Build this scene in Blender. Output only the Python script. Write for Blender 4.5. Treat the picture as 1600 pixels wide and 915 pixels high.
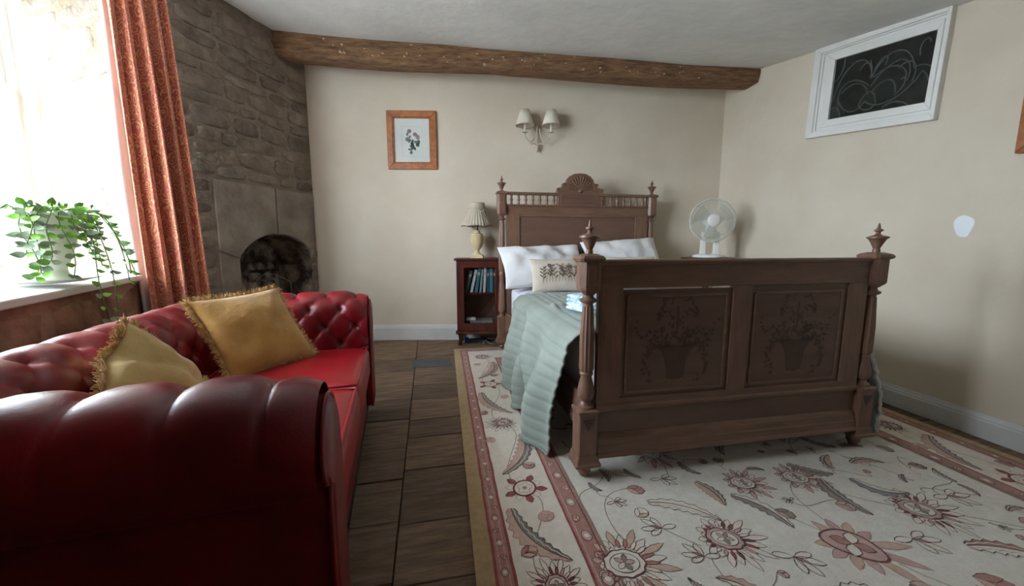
import bpy, bmesh, math, random
from mathutils import Vector, Matrix, noise

R = math.radians
random.seed(7)
scn = bpy.context.scene
for o in list(bpy.data.objects):
    bpy.data.objects.remove(o)
COL = scn.collection

# ------------------------------------------------------------------ camera
cam_d = bpy.data.cameras.new('camera')
cam_d.sensor_width = 36.0
cam_d.lens = 13.5
cam_d.clip_start = 0.02
cam = bpy.data.objects.new('camera', cam_d)
COL.objects.link(cam)
cam.location = (0, 0, 1.0)
cam.rotation_euler = (R(82.5), 0, 0)
scn.camera = cam

# ------------------------------------------------------------------ world, exposure
scn.view_settings.view_transform = 'Standard'
scn.view_settings.look = 'None'
scn.view_settings.exposure = -0.08
scn.view_settings.gamma = 1.0
scn.view_settings.use_curve_mapping = False
world = bpy.data.worlds.new('overcast_sky')
scn.world = world
world.use_nodes = True
bg = world.node_tree.nodes['Background']
bg.inputs[0].default_value = (0.86, 0.94, 1.0, 1)
bg.inputs[1].default_value = 28.5
scn.cycles.max_bounces = 10
scn.cycles.diffuse_bounces = 7
scn.cycles.transparent_max_bounces = 16
scn.cycles.sample_clamp_indirect = 8.0
scn.cycles.use_denoising = True

# window wall frame: far corner, run towards the camera, normal into the room
J0 = Vector((-2.31, 2.45, 0)); WD = Vector((.451, -.892, 0)).normalized(); WN = Vector((.892, .451, 0)).normalized()
def WL(t, d, z):
    p = J0 + WD * t + WN * d
    return Vector((p.x, p.y, z))

# daylight portal in the window opening (guides sampling of the sky, gives no light itself)
pl = bpy.data.lights.new('window_left_offscreen', 'AREA')
pl.shape = 'RECTANGLE'; pl.size = 2.66; pl.size_y = 1.8
pl.cycles.is_portal = True
po = bpy.data.objects.new('window_left_offscreen', pl)
COL.objects.link(po)
po.location = WL(.60, -.85, 1.73)
po.rotation_euler = Vector((-WN.x, -WN.y, 0)).to_track_quat('Z', 'Y').to_euler()

# ------------------------------------------------------------------ materials
def rgb(h):
    h = h.lstrip('#')
    v = [int(h[i:i+2], 16) / 255 for i in (0, 2, 4)]
    return tuple(c / 12.92 if c <= .04045 else ((c + .055) / 1.055) ** 2.4 for c in v) + (1,)

def mat(name, c1, c2=None, scale=6, rough=.6, bump=0.0, bscale=60, stretch=(1, 1, 1), metal=0, rand=0, coat=0,
        sheen=0, lo=.35, hi=.65, detail=5, spec=.5, bstretch=None, bdist=.01):
    m = bpy.data.materials.new(name); m.use_nodes = True
    nt = m.node_tree; N = nt.nodes; L = nt.links
    b = N['Principled BSDF']
    b.inputs['Roughness'].default_value = rough
    b.inputs['Metallic'].default_value = metal
    b.inputs['Coat Weight'].default_value = coat
    b.inputs['Coat Roughness'].default_value = .25
    b.inputs['Sheen Weight'].default_value = sheen
    b.inputs['Specular IOR Level'].default_value = spec
    tc = N.new('ShaderNodeTexCoord')
    mp = N.new('ShaderNodeMapping'); mp.inputs['Scale'].default_value = stretch
    L.new(tc.outputs['Object'], mp.inputs[0])
    c1 = rgb(c1); c2 = rgb(c2) if c2 else c1
    out = None
    nz = N.new('ShaderNodeTexNoise'); nz.inputs['Scale'].default_value = scale; nz.inputs['Detail'].default_value = detail
    nz.inputs['Roughness'].default_value = .6
    L.new(mp.outputs[0], nz.inputs['Vector'])
    cr = N.new('ShaderNodeValToRGB')
    cr.color_ramp.elements[0].position = lo; cr.color_ramp.elements[1].position = hi
    cr.color_ramp.elements[0].color = c1; cr.color_ramp.elements[1].color = c2
    L.new(nz.outputs[0], cr.inputs[0])
    out = cr.outputs[0]
    if rand:
        oi = N.new('ShaderNodeObjectInfo')
        mr = N.new('ShaderNodeMapRange'); mr.inputs['To Min'].default_value = 1 - rand; mr.inputs['To Max'].default_value = 1 + rand
        L.new(oi.outputs['Random'], mr.inputs[0])
        hs = N.new('ShaderNodeHueSaturation')
        L.new(mr.outputs[0], hs.inputs['Value']); L.new(out, hs.inputs['Color'])
        ad = N.new('ShaderNodeVectorMath'); ad.operation = 'ADD'
        L.new(mp.outputs[0], ad.inputs[0]); L.new(oi.outputs['Location'], ad.inputs[1])
        L.new(ad.outputs[0], nz.inputs['Vector'])
        out = hs.outputs[0]
    L.new(out, b.inputs['Base Color'])
    if bump:
        n2 = N.new('ShaderNodeTexNoise'); n2.inputs['Scale'].default_value = bscale; n2.inputs['Detail'].default_value = 4
        if bstretch:
            mp2 = N.new('ShaderNodeMapping'); mp2.inputs['Scale'].default_value = bstretch
            L.new(tc.outputs['Object'], mp2.inputs[0]); L.new(mp2.outputs[0], n2.inputs['Vector'])
        else:
            L.new(mp.outputs[0], n2.inputs['Vector'])
        bp = N.new('ShaderNodeBump'); bp.inputs['Strength'].default_value = bump; bp.inputs['Distance'].default_value = bdist
        L.new(n2.outputs[0], bp.inputs['Height']); L.new(bp.outputs[0], b.inputs['Normal'])
    return m

MT = {}
MT['plaster'] = mat('cream_plaster', '#cfc3b0', '#d6ccbb', 2.2, .85, .12, 14, bdist=.02)
MT['ceiling'] = mat('white_plaster', '#e2e2e0', '#ecece9', 2.5, .9, .25, 9, bdist=.03)
MT['stone'] = mat('grey_rubble_stone', '#6f6458', '#9a8e80', 9, .92, .8, 26, rand=.22, lo=.3, hi=.72, bdist=.02)
MT['mortar'] = mat('lime_mortar', '#7d7063', '#a09384', 5, .95, .9, 22, lo=.3, hi=.7, bdist=.03)
MT['slab'] = mat('dressed_stone', '#7f7469', '#9f958a', 5, .9, .45, 18, rand=.06, bdist=.02)
MT['soot'] = mat('soot_stone', '#443b34', '#ada192', 4.5, .95, .9, 16, lo=.42, hi=.6, bdist=.04)
MT['jstone'] = mat('pale_limestone', '#6f6458', '#9a8e80', 8, .92, .8, 26, rand=.15, lo=.3, hi=.72, bdist=.02)
MT['jmortar'] = mat('buff_mortar', '#83705a', '#9a866e', 7, .95, .9, 24, bdist=.03)
MT['bstone'] = mat('russet_stone', '#6b4535', '#aa846c', 4, .92, .7, 22, rand=.15, bdist=.02)
MT['bmortar'] = mat('russet_mortar', '#6e4737', '#b08c76', 2.5, .95, .8, 20, bdist=.03)
MT['white'] = mat('white_gloss_paint', '#dcdcd8', '#e6e6e3', 4, .45, .05, 30)
MT['skirt'] = mat('skirting_paint', '#c9cac8', '#d8d9d8', 3, .5, .05, 30)
MT['plank'] = mat('worn_floorboard', '#564538', '#947960', 5, .75, .6, 40, stretch=(1, 7, 4), rand=.32, lo=.3, hi=.72, bstretch=(1, 9, 4))
MT['subfloor'] = mat('underboard_timber', '#564538', '#6b5645', 5, .9)
MT['slate'] = mat('slate', '#3f444a', '#51575c', 9, .6, .3, 30)
MT['beam'] = mat('old_beam_oak', '#5e4330', '#a8805c', 7, .85, .9, 18, stretch=(1, 6, 6), lo=.3, hi=.72, bstretch=(1.2, 7, 7), bdist=.03)
MT['flake'] = mat('limewash_flake', '#c9b49a', '#dccdb8', 5, .9)
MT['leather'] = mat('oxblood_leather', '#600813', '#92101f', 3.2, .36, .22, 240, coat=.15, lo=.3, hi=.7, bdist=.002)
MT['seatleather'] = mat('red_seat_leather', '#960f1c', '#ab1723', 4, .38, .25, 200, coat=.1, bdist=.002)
MT['darkfelt'] = mat('dark_lining', '#1a1211', '#241917', 6, .9)
MT['gold'] = mat('gold_velvet', '#a5762e', '#c79a4b', 7, .85, .35, 60, sheen=.6, lo=.3, hi=.7, bdist=.008)
MT['goldpale'] = mat('pale_gold_cloth', '#bd9c58', '#d8bf83', 7, .85, .3, 60, sheen=.4, bdist=.008)
MT['fringe'] = mat('gold_fringe', '#a67c3f', '#d9bd84', 40, .9, sheen=.4)
MT['wood'] = mat('walnut', '#664b3d', '#876653', 5, .42, .15, 30, stretch=(1.2, 6, 6), lo=.25, hi=.75, coat=.1, bdist=.003)
MT['woodv'] = mat('walnut_upright', '#684c3e', '#8a6855', 5, .42, .15, 30, stretch=(6, 6, 1.2), lo=.25, hi=.75, coat=.1, bdist=.003)
MT['panelwood'] = mat('walnut_panel', '#64493d', '#785b4d', 4, .45, .1, 30, stretch=(1, 6, 5), lo=.2, hi=.8, bdist=.003)
MT['inlay'] = mat('dark_marquetry', '#4f3a30', '#5a4338', 20, .5)
MT['inlaylight'] = mat('light_marquetry', '#6f5a3c', '#7b6544', 20, .5)
MT['mahog'] = mat('mahogany', '#3d1812', '#5a2419', 5, .35, .1, 30, stretch=(5, 5, 1), coat=.2, bdist=.003)
MT['linen'] = mat('white_linen', '#dcdcdf', '#e8e8ea', 4, .85, .35, 22, bdist=.01)
MT['mattress'] = mat('white_sheet', '#d4d7e0', '#e2e4ea', 3, .85, .15, 20, bdist=.01)
MT['quilt'] = mat('sage_quilt', '#848f86', '#959f96', 5, .85, .35, 120, sheen=.2, bdist=.003)
MT['lace'] = mat('white_trim', '#c8ccd2', '#dadde2', 30, .9, .4, 90)
MT['cushion'] = mat('cream_linen', '#cdc3b4', '#d8cfc2', 8, .9, .3, 90, bdist=.004)
MT['print'] = mat('brown_print', '#5b4b3e', '#7a6855', 30, .9)
MT['printpink'] = mat('mauve_print', '#8d7370', '#a08682', 30, .9)
MT['bluecloth'] = mat('pale_blue_cloth', '#8fb9cf', '#dfeaf0', 26, .9, lo=.42, hi=.55)
MT['ceramic'] = mat('white_ceramic', '#dedcd6', '#eae9e5', 3, .25, coat=.3)
MT['soil'] = mat('potting_soil', '#2b211a', '#3c2f25', 30, .95, .6, 60)
MT['leaf'] = mat('green_leaf', '#4f9a30', '#9ad05c', 18, .45, rand=.35, lo=.3, hi=.7)
MT['leafgrey'] = mat('grey_green_leaf', '#5f7c5b', '#a3b99d', 18, .5, rand=.3)
MT['stem'] = mat('vine_stem', '#5f7a4a', '#7a8f62', 20, .6)
MT['pine'] = mat('pine_frame', '#8a4a1c', '#b0692f', 6, .45, .1, 30, stretch=(4, 4, 4), coat=.2, bdist=.003)
MT['paper'] = mat('ivory_paper', '#dcd9cc', '#e4e1d6', 4, .9)
MT['paperline'] = mat('grey_line', '#b9b8ac', '#c2c1b6', 4, .9)
MT['pgreen'] = mat('print_green', '#5f6d5c', '#7d8a78', 30, .9)
MT['ppink'] = mat('print_pink', '#b08d94', '#c7a9ad', 30, .9)
MT['shade'] = mat('ivory_shade', '#d9d2c2', '#e2dccf', 6, .9, .1, 80)
MT['pleat'] = mat('taupe_pleated_fabric', '#b5aa97', '#c4baa8', 9, .9, .15, 90)
MT['sconce'] = mat('painted_metal', '#b7ab98', '#cfc6b6', 20, .5, .1, 60)
MT['urn'] = mat('cream_alabaster', '#d6c294', '#e3d3ab', 8, .4, coat=.2)
MT['brass'] = mat('aged_brass', '#77705f', '#8e8672', 20, .35, metal=.9)
MT['plastic'] = mat('white_plastic', '#e4e3dd', '#ebeae6', 3, .35)
MT['wire'] = mat('cage_wire', '#c9ccc4', '#d4d7d0', 3, .4)
MT['lead'] = mat('lead_came', '#3e4241', '#4e5250', 20, .6)
MT['patch'] = mat('pale_bluish_white', '#e9eef2', '#f1f5f8', 6, .7)
MT['black'] = mat('black_plastic', '#14161a', '#20242a', 8, .5)
MT['blue'] = mat('blue_plastic', '#24558a', '#2e68a3', 8, .5)
MT['wirewhite'] = mat('grey_cable', '#a8a8a2', '#b8b8b2', 8, .5)
MT['grass'] = mat('paved_yard', '#aeaca6', '#bab8b2', 3, .9)

def glassy(name, tint, refl=.08, clear=1.0, rough=.02):
    m = bpy.data.materials.new(name); m.use_nodes = True
    nt = m.node_tree; N = nt.nodes; L = nt.links
    for n in list(N): N.remove(n)
    out = N.new('ShaderNodeOutputMaterial'); mx = N.new('ShaderNodeMixShader')
    tr = N.new('ShaderNodeBsdfTransparent'); gl = N.new('ShaderNodeBsdfGlossy')
    tr.inputs[0].default_value = tint; gl.inputs[1].default_value = rough
    fr = N.new('ShaderNodeLayerWeight'); fr.inputs[0].default_value = .5
    pw = N.new('ShaderNodeMath'); pw.operation = 'POWER'; pw.inputs[1].default_value = 5
    mu = N.new('ShaderNodeMath'); mu.operation = 'MULTIPLY_ADD'; mu.inputs[1].default_value = .8; mu.inputs[2].default_value = refl
    L.new(fr.outputs['Facing'], pw.inputs[0]); L.new(pw.outputs[0], mu.inputs[0]); mu.use_clamp = True
    L.new(mu.outputs[0], mx.inputs[0]); L.new(tr.outputs[0], mx.inputs[1]); L.new(gl.outputs[0], mx.inputs[2])
    L.new(mx.outputs[0], out.inputs[0])
    return m
MT['glass'] = glassy('window_glass', (.96, .98, 1, 1), .02)
MT['cabglass'] = glassy('cabinet_glass', (.9, .9, .9, 1), .06)
MT['blade'] = glassy('clear_blade', (.90, .92, .90, 1), .05, rough=.2)
MT['darkglass'] = mat('dark_leaded_glass', '#121615', '#2a302d', 5, .18, .15, 40, rand=.5, bdist=.003)

def damask():
    m = mat('red_gold_damask', '#8d2f22', '#a8382a', 5, .75, 0, sheen=.3)
    nt = m.node_tree; N = nt.nodes; L = nt.links; b = N['Principled BSDF']
    uv = N.new('ShaderNodeUVMap'); uv.uv_map = 'UVMap'
    nz = N.new('ShaderNodeTexNoise'); nz.inputs['Scale'].default_value = 9
    L.new(uv.outputs[0], nz.inputs['Vector'])
    mixv = N.new('ShaderNodeVectorMath'); mixv.operation = 'MULTIPLY_ADD'
    mixv.inputs[1].default_value = (.13, .13, .13)
    L.new(nz.outputs['Color'], mixv.inputs[0]); L.new(uv.outputs[0], mixv.inputs[2])
    vo = N.new('ShaderNodeTexVoronoi'); vo.inputs['Scale'].default_value = 17
    L.new(mixv.outputs[0], vo.inputs['Vector'])
    ma = N.new('ShaderNodeMath'); ma.operation = 'MULTIPLY'; ma.inputs[1].default_value = 24
    L.new(vo.outputs['Distance'], ma.inputs[0])
    si = N.new('ShaderNodeMath'); si.operation = 'SINE'; L.new(ma.outputs[0], si.inputs[0])
    cr = N.new('ShaderNodeValToRGB')
    cr.color_ramp.elements[0].position = .35; cr.color_ramp.elements[0].color = rgb('#b75c50')
    cr.color_ramp.elements[1].position = .62; cr.color_ramp.elements[1].color = rgb('#dca873')
    L.new(si.outputs[0], cr.inputs[0])
    L.new(cr.outputs[0], b.inputs['Base Color'])
    bp = N.new('ShaderNodeBump'); bp.inputs['Strength'].default_value = .3; bp.inputs['Distance'].default_value = .004
    L.new(si.outputs[0], bp.inputs['Height']); L.new(bp.outputs[0], b.inputs['Normal'])
    return m
MT['damask'] = damask()
RUGC = {}
for k, c1, c2 in (('ivory', '#ddd7ca', '#e7e2d8'), ('cream', '#dfd5c5', '#e8dfd2'), ('tan', '#a98f65', '#b99f75'),
                  ('red', '#8d3f3b', '#9c4d48'), ('deep', '#63282e', '#743338'), ('pink', '#c09a91', '#cdaaa1'),
                  ('brick', '#a9776b', '#b6887c'), ('peach', '#c6a38e', '#d3b4a1'), ('grey', '#7d7972', '#928d85'),
                  ('line', '#51453f', '#645751'), ('blue', '#7b8288', '#90969a'), ('taupe', '#8d7f6b', '#9c8e7a')):
    RUGC[k] = mat('wool_' + k, c1, c2, 40, .95, .8, 330, sheen=.2, bdist=.004)

# ------------------------------------------------------------------ geometry helpers
class G:
    def __init__(s): s.v = []; s.f = []; s.mi = []; s.cur = 0
    def add(s, vs, fs):
        n = len(s.v); s.v += [tuple(p) for p in vs]
        s.f += [tuple(i + n for i in f) for f in fs]; s.mi += [s.cur] * len(fs)
        return s
    def box(s, x0, x1, y0, y1, z0, z1):
        return s.add([(x, y, z) for x in (x0, x1) for y in (y0, y1) for z in (z0, z1)],
                     [(0, 1, 3, 2), (4, 6, 7, 5), (0, 4, 5, 1), (2, 3, 7, 6), (0, 2, 6, 4), (1, 5, 7, 3)])
    def hexa(s, p):      # eight points: bottom ring of four, top ring of four
        return s.add(p, [(3, 2, 1, 0), (4, 5, 6, 7), (0, 1, 5, 4), (1, 2, 6, 5), (2, 3, 7, 6), (3, 0, 4, 7)])
    def rings(s, rs, cap=True, closed=False):
        n = len(rs[0]); vs = [p for r in rs for p in r]; fs = []
        m = len(rs)
        for i in range(m if closed else m - 1):
            a = i * n; b = ((i + 1) % m) * n
            for j in range(n):
                k = (j + 1) % n
                fs.append((a + j, a + k, b + k, b + j))
        if cap and not closed:
            fs.append(tuple(range(n))[::-1]); fs.append(tuple(range((m - 1) * n, m * n)))
        return s.add(vs, fs)
    def lathe(s, prof, n=24, cx=0, cy=0, mod=None, cap=True):
        rs = []
        for r, z in prof:
            ring = []
            for j in range(n):
                a = 2 * math.pi * j / n
                q = r * (mod(a, r, z) if mod else 1)
                ring.append((cx + q * math.cos(a), cy + q * math.sin(a), z))
            rs.append(ring)
        return s.rings(rs, cap)
    def tube(s, path, r, n=8, closed=False):
        P = [Vector(p) for p in path]; rs = []; m = len(P)
        up = None
        for i in range(m):
            if closed: t = P[(i + 1) % m] - P[i - 1]
            else: t = P[min(i + 1, m - 1)] - P[max(i - 1, 0)]
            t.normalize()
            if up is None:
                up = Vector((0, 0, 1)) if abs(t.z) < .9 else Vector((1, 0, 0))
            x = t.cross(up)
            if x.length < 1e-5: x = t.cross(Vector((0, 1, 0)))
            x.normalize(); y = x.cross(t).normalized(); up = y
            q = r(i / (m - 1)) if callable(r) else r
            rs.append([P[i] + x * (q * math.cos(2 * math.pi * j / n)) + y * (q * math.sin(2 * math.pi * j / n)) for j in range(n)])
        return s.rings(rs, True, closed)
    def prism(s, poly, f0, f1):     # polygon of 2d points mapped by f0 and f1 to the two ends
        return s.rings([[f0(*p) for p in poly], [f1(*p) for p in poly]])
    def grid(s, fn, nu, nv, wrap=False):
        vs = [fn(i / nu, j / nv) for i in range(nu + 1) for j in range(nv + 1)]
        fs = [(i * (nv + 1) + j, (i + 1) * (nv + 1) + j, (i + 1) * (nv + 1) + j + 1, i * (nv + 1) + j + 1)
              for i in range(nu) for j in range(nv)]
        return s.add(vs, fs)
    def rbox(s, sx, sy, sz, r, n=8, c=(0, 0, 0), fn=None):
        bm = bmesh.new(); bmesh.ops.create_cube(bm, size=2)
        bmesh.ops.subdivide_edges(bm, edges=bm.edges[:], cuts=n, use_grid_fill=True)
        bm.verts.index_update(); vs = []
        for v in bm.verts:
            def warp(q, h):       # crowd the cuts towards the rounded rim
                return math.copysign(abs(q) ** .7, q) * h
            p = Vector((warp(v.co.x, sx / 2), warp(v.co.y, sy / 2), warp(v.co.z, sz / 2)))
            k = Vector((max(-sx/2 + r, min(sx/2 - r, p.x)), max(-sy/2 + r, min(sy/2 - r, p.y)), max(-sz/2 + r, min(sz/2 - r, p.z))))
            d = p - k
            if d.length > 1e-6:
                d = d.normalized() * r if max(abs(v.co.x), abs(v.co.y), abs(v.co.z)) > .999 else d
            p = k + d
            if fn: p = fn(p)
            vs.append((p.x + c[0], p.y + c[1], p.z + c[2]))
        fs = [tuple(v.index for v in f.verts) for f in bm.faces]
        bm.free()
        return s.add(vs, fs)

def tag(o, label=None, cat=None, group=None, kind=None):
    if label: o['label'] = label
    if cat: o['category'] = cat
    if group: o['group'] = group
    if kind: o['kind'] = kind
    return o

def build(g, name, m, parent=None, smooth=None, bevel=None, loc=None, uv=None, fix=True):
    me = bpy.data.meshes.new(name)
    me.from_pydata(g.v, [], g.f)
    if fix:
        bm = bmesh.new(); bm.from_mesh(me)
        bmesh.ops.recalc_face_normals(bm, faces=bm.faces[:])
        bm.to_mesh(me); bm.free()
    ms = m if isinstance(m, (list, tuple)) else [m]
    for q in ms: me.materials.append(MT[q] if isinstance(q, str) else q)
    if len(ms) > 1:
        me.polygons.foreach_set('material_index', g.mi)
    if uv:
        ul = me.uv_layers.new(name='UVMap')
        for lp in me.loops: ul.data[lp.index].uv = uv[lp.vertex_index]
    if smooth is not None:
        me.shade_smooth()
        if smooth < 180: me.set_sharp_from_angle(angle=R(smooth))
    me.update()
    return link(name, me, parent, loc, bevel)

def link(name, me, parent=None, loc=None, bevel=None, rot=None):
    o = bpy.data.objects.new(name, me); COL.objects.link(o)
    if parent: o.parent = parent
    if loc is not None: o.location = loc
    if rot is not None: o.rotation_euler = rot
    if bevel:
        b = o.modifiers.new('edge', 'BEVEL'); b.width = bevel; b.segments = 2; b.limit_method = 'ANGLE'; b.angle_limit = R(40)
    return o

def empty(name, loc, rz=0, label=None, cat=None, group=None, kind=None, rot=None):
    o = bpy.data.objects.new(name, None); COL.objects.link(o)
    o.empty_display_size = .1
    o.location = loc; o.rotation_euler = rot if rot else (0, 0, rz)
    return tag(o, label, cat, group, kind)

def V2(v): return Vector((v[0], v[1], 0))
def lerp(a, b, t): return a + (b - a) * t
def sstep(a, b, x):
    t = max(0, min(1, (x - a) / (b - a))); return t * t * (3 - 2 * t)

# ================================================================== THE ROOM
SA = Vector((-1.96, 3.873, 0)); SE = Vector((-.24, -.97, 0)).normalized(); SN = Vector((.97, -.24, 0)).normalized()
def SW(t, d, z):                       # stone wall with the fireplace
    p = SA + SE * t + SN * d
    return Vector((p.x, p.y, z))
RC = Vector((2.09, 3.977, 0)); RE = Vector((.1646, -1, 0)).normalized(); RN = Vector((RE.y, -RE.x, 0))
def RW(t, d, z):                       # right wall
    p = RC + RE * t + RN * d
    return Vector((p.x, p.y, z))
BA = Vector((-.9, 3.90, 0)); BE = Vector((1, .026, 0)).normalized(); BN = Vector((BE.y, -BE.x, 0))
def BW(t, d, z):                       # back wall
    p = BA + BE * t + BN * d
    return Vector((p.x, p.y, z))
JE = (Vector((-3.25, 2.76, 0)) - J0).normalized(); JN = Vector((-JE.y, JE.x, 0))
def JW(t, d, z):                       # splayed window jamb
    p = J0 + JE * t + JN * d
    return Vector((p.x, p.y, z))

def slab(g, W, t0, t1, d0, d1, z0, z1):
    g.hexa([W(t0, d0, z0), W(t1, d0, z0), W(t1, d1, z0), W(t0, d1, z0), W(t0, d0, z1), W(t1, d0, z1), W(t1, d1, z1), W(t0, d1, z1)])

g = G(); slab(g, BW, -1.25, 3.15, -.15, 0, -.05, 3.0)
wall_back = tag(build(g, 'wall_back', 'plaster'), 'cream painted plaster wall behind the headboard', 'wall', kind='structure')
g = G(); slab(g, RW, -.1, 8.4, -.15, 0, -.05, 3.0)
wall_right = tag(build(g, 'wall_right', 'plaster'), 'cream painted plaster wall with the leaded internal window', 'wall', kind='structure')
g = G(); g.box(-1.6, 3.8, -4.35, -4.2, -.05, 3)
wall_front = tag(build(g, 'wall_front', 'plaster'), 'plain cream plaster wall opposite the headboard wall', 'wall', kind='structure')

# stone wall with arched fireplace recess
ARCH = [(.07, .0), (.07, .86), (.10, .93), (.17, .99), (.27, 1.035), (.38, 1.065), (.483, 1.072), (.58, 1.058), (.68, 1.018), (.76, .965), (.82, .905), (.84, .86), (.84, 0)]
g = G()
wall = [(-.02, 0)] + ARCH + [(1.50, 0), (1.50, 3), (-.02, 3)]
g.add([SW(t, 0, z) for t, z in wall], [tuple(range(len(wall)))])
g.cur = 1
n = len(ARCH)
g.add([SW(t, 0, z) for t, z in ARCH] + [SW(.10 + (t - .1) * .95, -.42, z) for t, z in ARCH], [(i, i + 1, n + i + 1, n + i) for i in range(n - 1)])
g.add([SW(.10 + (t - .1) * .95, -.42, z) for t, z in ARCH], [tuple(range(n))])
g.cur = 0
slab(g, SW, -.3, 1.12, -.60, -.55, -.05, 3)          # outer skin
wall_stone = tag(build(g, 'wall_left_back', ['mortar', 'soot'], fix=False), 'exposed grey rubble stone wall with an arched fireplace recess', 'wall', kind='structure')

# window wall: below the sill, above the opening, the near pier, jamb faces
WT0, WT1 = -.70, 1.90
SILL_F, SILL_B, HEAD = .81, .86, 2.62
g = G()
slab(g, WL, -.02, 2.62, -.50, 0, -.05, SILL_F - .03)
slab(g, WL, -.70, 2.62, -.66, -.02, HEAD, 3.0)
def quad(g, a, b, c, d): g.add([a, b, c, d], [(0, 1, 2, 3)])
g.hexa([WL(1.82, 0, .7), WL(2.62, 0, .7), WL(2.62, -.85, .7), WL(WT1, -.85, .7), WL(1.82, 0, 2.7), WL(2.62, 0, 2.7), WL(2.62, -.85, 2.7), WL(WT1, -.85, 2.7)])
slab(g, WL, -.9, 2.62, -.85, -.50, -.05, SILL_F - .03)
slab(g, WL, -.9, 2.62, -.85, -.66, HEAD, 3.0)
wall_left = tag(build(g, 'wall_left', 'bmortar'), 'russet stone wall under and around the big window', 'wall', kind='structure')
g = G(); g.box(-1.45, -1.12, -4.3, .12, -.05, 3)
tag(build(g, 'wall_left_front', 'bmortar'), 'russet stone wall beside the sofa arm', 'wall', kind='structure')
g = G()
g.hexa([JW(0, 0, .6), JW(1.0, 0, .6), JW(1.0, -.3, .6), JW(.05, -.3, .6), JW(0, 0, 2.9), JW(1.0, 0, 2.9), JW(1.0, -.3, 2.9), JW(.05, -.3, 2.9)])
jamb = tag(build(g, 'wall_window_side', 'jmortar'), 'sunlit buff stone side of the window recess', 'wall', kind='structure')

# loose stones of the rubble walls
def stone(parent, W, t0, t1, z0, z1, proud, m, rng, lean=0):
    ct, cz = (t0 + t1) / 2, (z0 + z1) / 2; ht, hz = (t1 - t0) / 2, (z1 - z0) / 2
    N = 14; jit = [rng.uniform(.86, 1.04) for _ in range(N)]; rings = []
    c = W(ct, 0, cz)
    for sc, dp in ((1.0, -.006), (.93, proud * .7), (.70, proud), (.36, proud * 1.05)):
        ring = []
        for k in range(N):
            a = 2 * math.pi * (k + .5) / N
            ca, sa = math.cos(a), math.sin(a)
            q = (abs(ca) ** 5 + abs(sa) ** 5) ** (-1 / 5)
            x = ca * q * ht * sc * jit[k]; z = sa * q * hz * sc * jit[(k * 3) % N]
            z += lean * x
            ring.append(W(ct + x, dp + (rng.uniform(-.35, .35) * proud if sc < .99 else 0), cz + z) - c)
        rings.append(ring)
    g = G(); g.rings(rings)
    o = build(g, 'stone', m, parent, smooth=60, loc=c)
    return o

def courses(parent, W, t0, t1, z0, z1, m, rng, hmin=.08, hmax=.15, wmin=.13, wmax=.42, proud=(.008, .02), gap=.012, skip=None):
    z = z0
    while z < z1 - .04:
        h = rng.uniform(hmin, hmax)
        if z1 - (z + h) < hmin: h = z1 - z
        t = t0 - rng.uniform(0, wmin * .3)
        while t < t1:
            w = rng.uniform(wmin, wmax)
            if t1 - (t + w) < wmin * .7: w = t1 - t
            a, b = max(t, t0), min(t + w, t1)
            if b - a > .05 and not (skip and skip(a, b, z, z + h)):
                if h > .12 and rng.random() < .3 and b - a < .24:
                    mid = z + h * rng.uniform(.4, .6)
                    stone(parent, W, a + gap / 2, b - gap / 2, z + gap / 2, mid - gap / 2, rng.uniform(*proud), m, rng)
                    stone(parent, W, a + gap / 2, b - gap / 2, mid + gap / 2, z + h - gap / 2, rng.uniform(*proud), m, rng)
                else:
                    stone(parent, W, a + gap / 2, b - gap / 2, z + gap / 2, z + h - gap / 2, rng.uniform(*proud), m, rng, rng.uniform(-.04, .04))
            t += w
        z += h
rng = random.Random(3)
courses(wall_stone, SW, .0, 1.48, 1.48, 2.80, 'stone', rng)
courses(wall_stone, SW, 1.02, 1.48, .30, 1.46, 'stone', rng, wmin=.16)
courses(wall_stone, SW, .0, .085, .30, .95, 'stone', rng, wmin=.08, wmax=.09, hmin=.07, hmax=.12)
# dressed slabs round the arch
def archslab(pts, d=.012):
    c = SW(pts[0][0], 0, pts[0][1])
    g = G(); g.rings([[SW(t, -.02, z) - c for t, z in pts], [SW(t, d, z) - c for t, z in pts]])
    build(g, 'stone', 'slab', wall_stone, bevel=.006, loc=c)
archslab([(.01, .96)] + [(t, z + .006) for t, z in ARCH[2:6]] + [(.455, 1.076), (.45, 1.465), (.01, 1.465)])
archslab([(.463, 1.078)] + [(t, z + .006) for t, z in ARCH[7:11]] + [(.845, .875), (1.0, .94), (1.0, 1.465), (.458, 1.465)])
archslab([(.85, .45), (1.005, .45), (1.005, .93), (.85, .866)])
archslab([(.85, .05), (1.005, .05), (1.005, .44), (.85, .44)])
# rough back lining of the fireplace
rngs = random.Random(9)
def FB(t, d, z): return SW(t, -.415 + d, z)
courses(wall_stone, FB, .12, .42, .30, .82, 'soot', rngs, hmin=.07, hmax=.11, wmin=.1, wmax=.2, proud=(.02, .05))
g = G(); g.hexa([SW(.50, -.41, .2), SW(.80, -.38, .2), SW(.80, -.40, .2), SW(.50, -.415, .2), SW(.52, -.40, .93), SW(.76, -.39, .98), SW(.76, -.405, .98), SW(.52, -.415, .93)])
build(g, 'stone', 'slab', wall_stone, bevel=.004)
rng = random.Random(12)
courses(jamb, JW, .02, .93, .86, 2.62, 'jstone', rng, hmin=.12, hmax=.22, wmin=.24, wmax=.62, proud=(.003, .009), gap=.012)
courses(wall_left, WL, .02, 2.4, .12, .76, 'bstone', rng, hmin=.12, hmax=.22, wmin=.3, wmax=.8, proud=(.005, .014), gap=.02)

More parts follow.
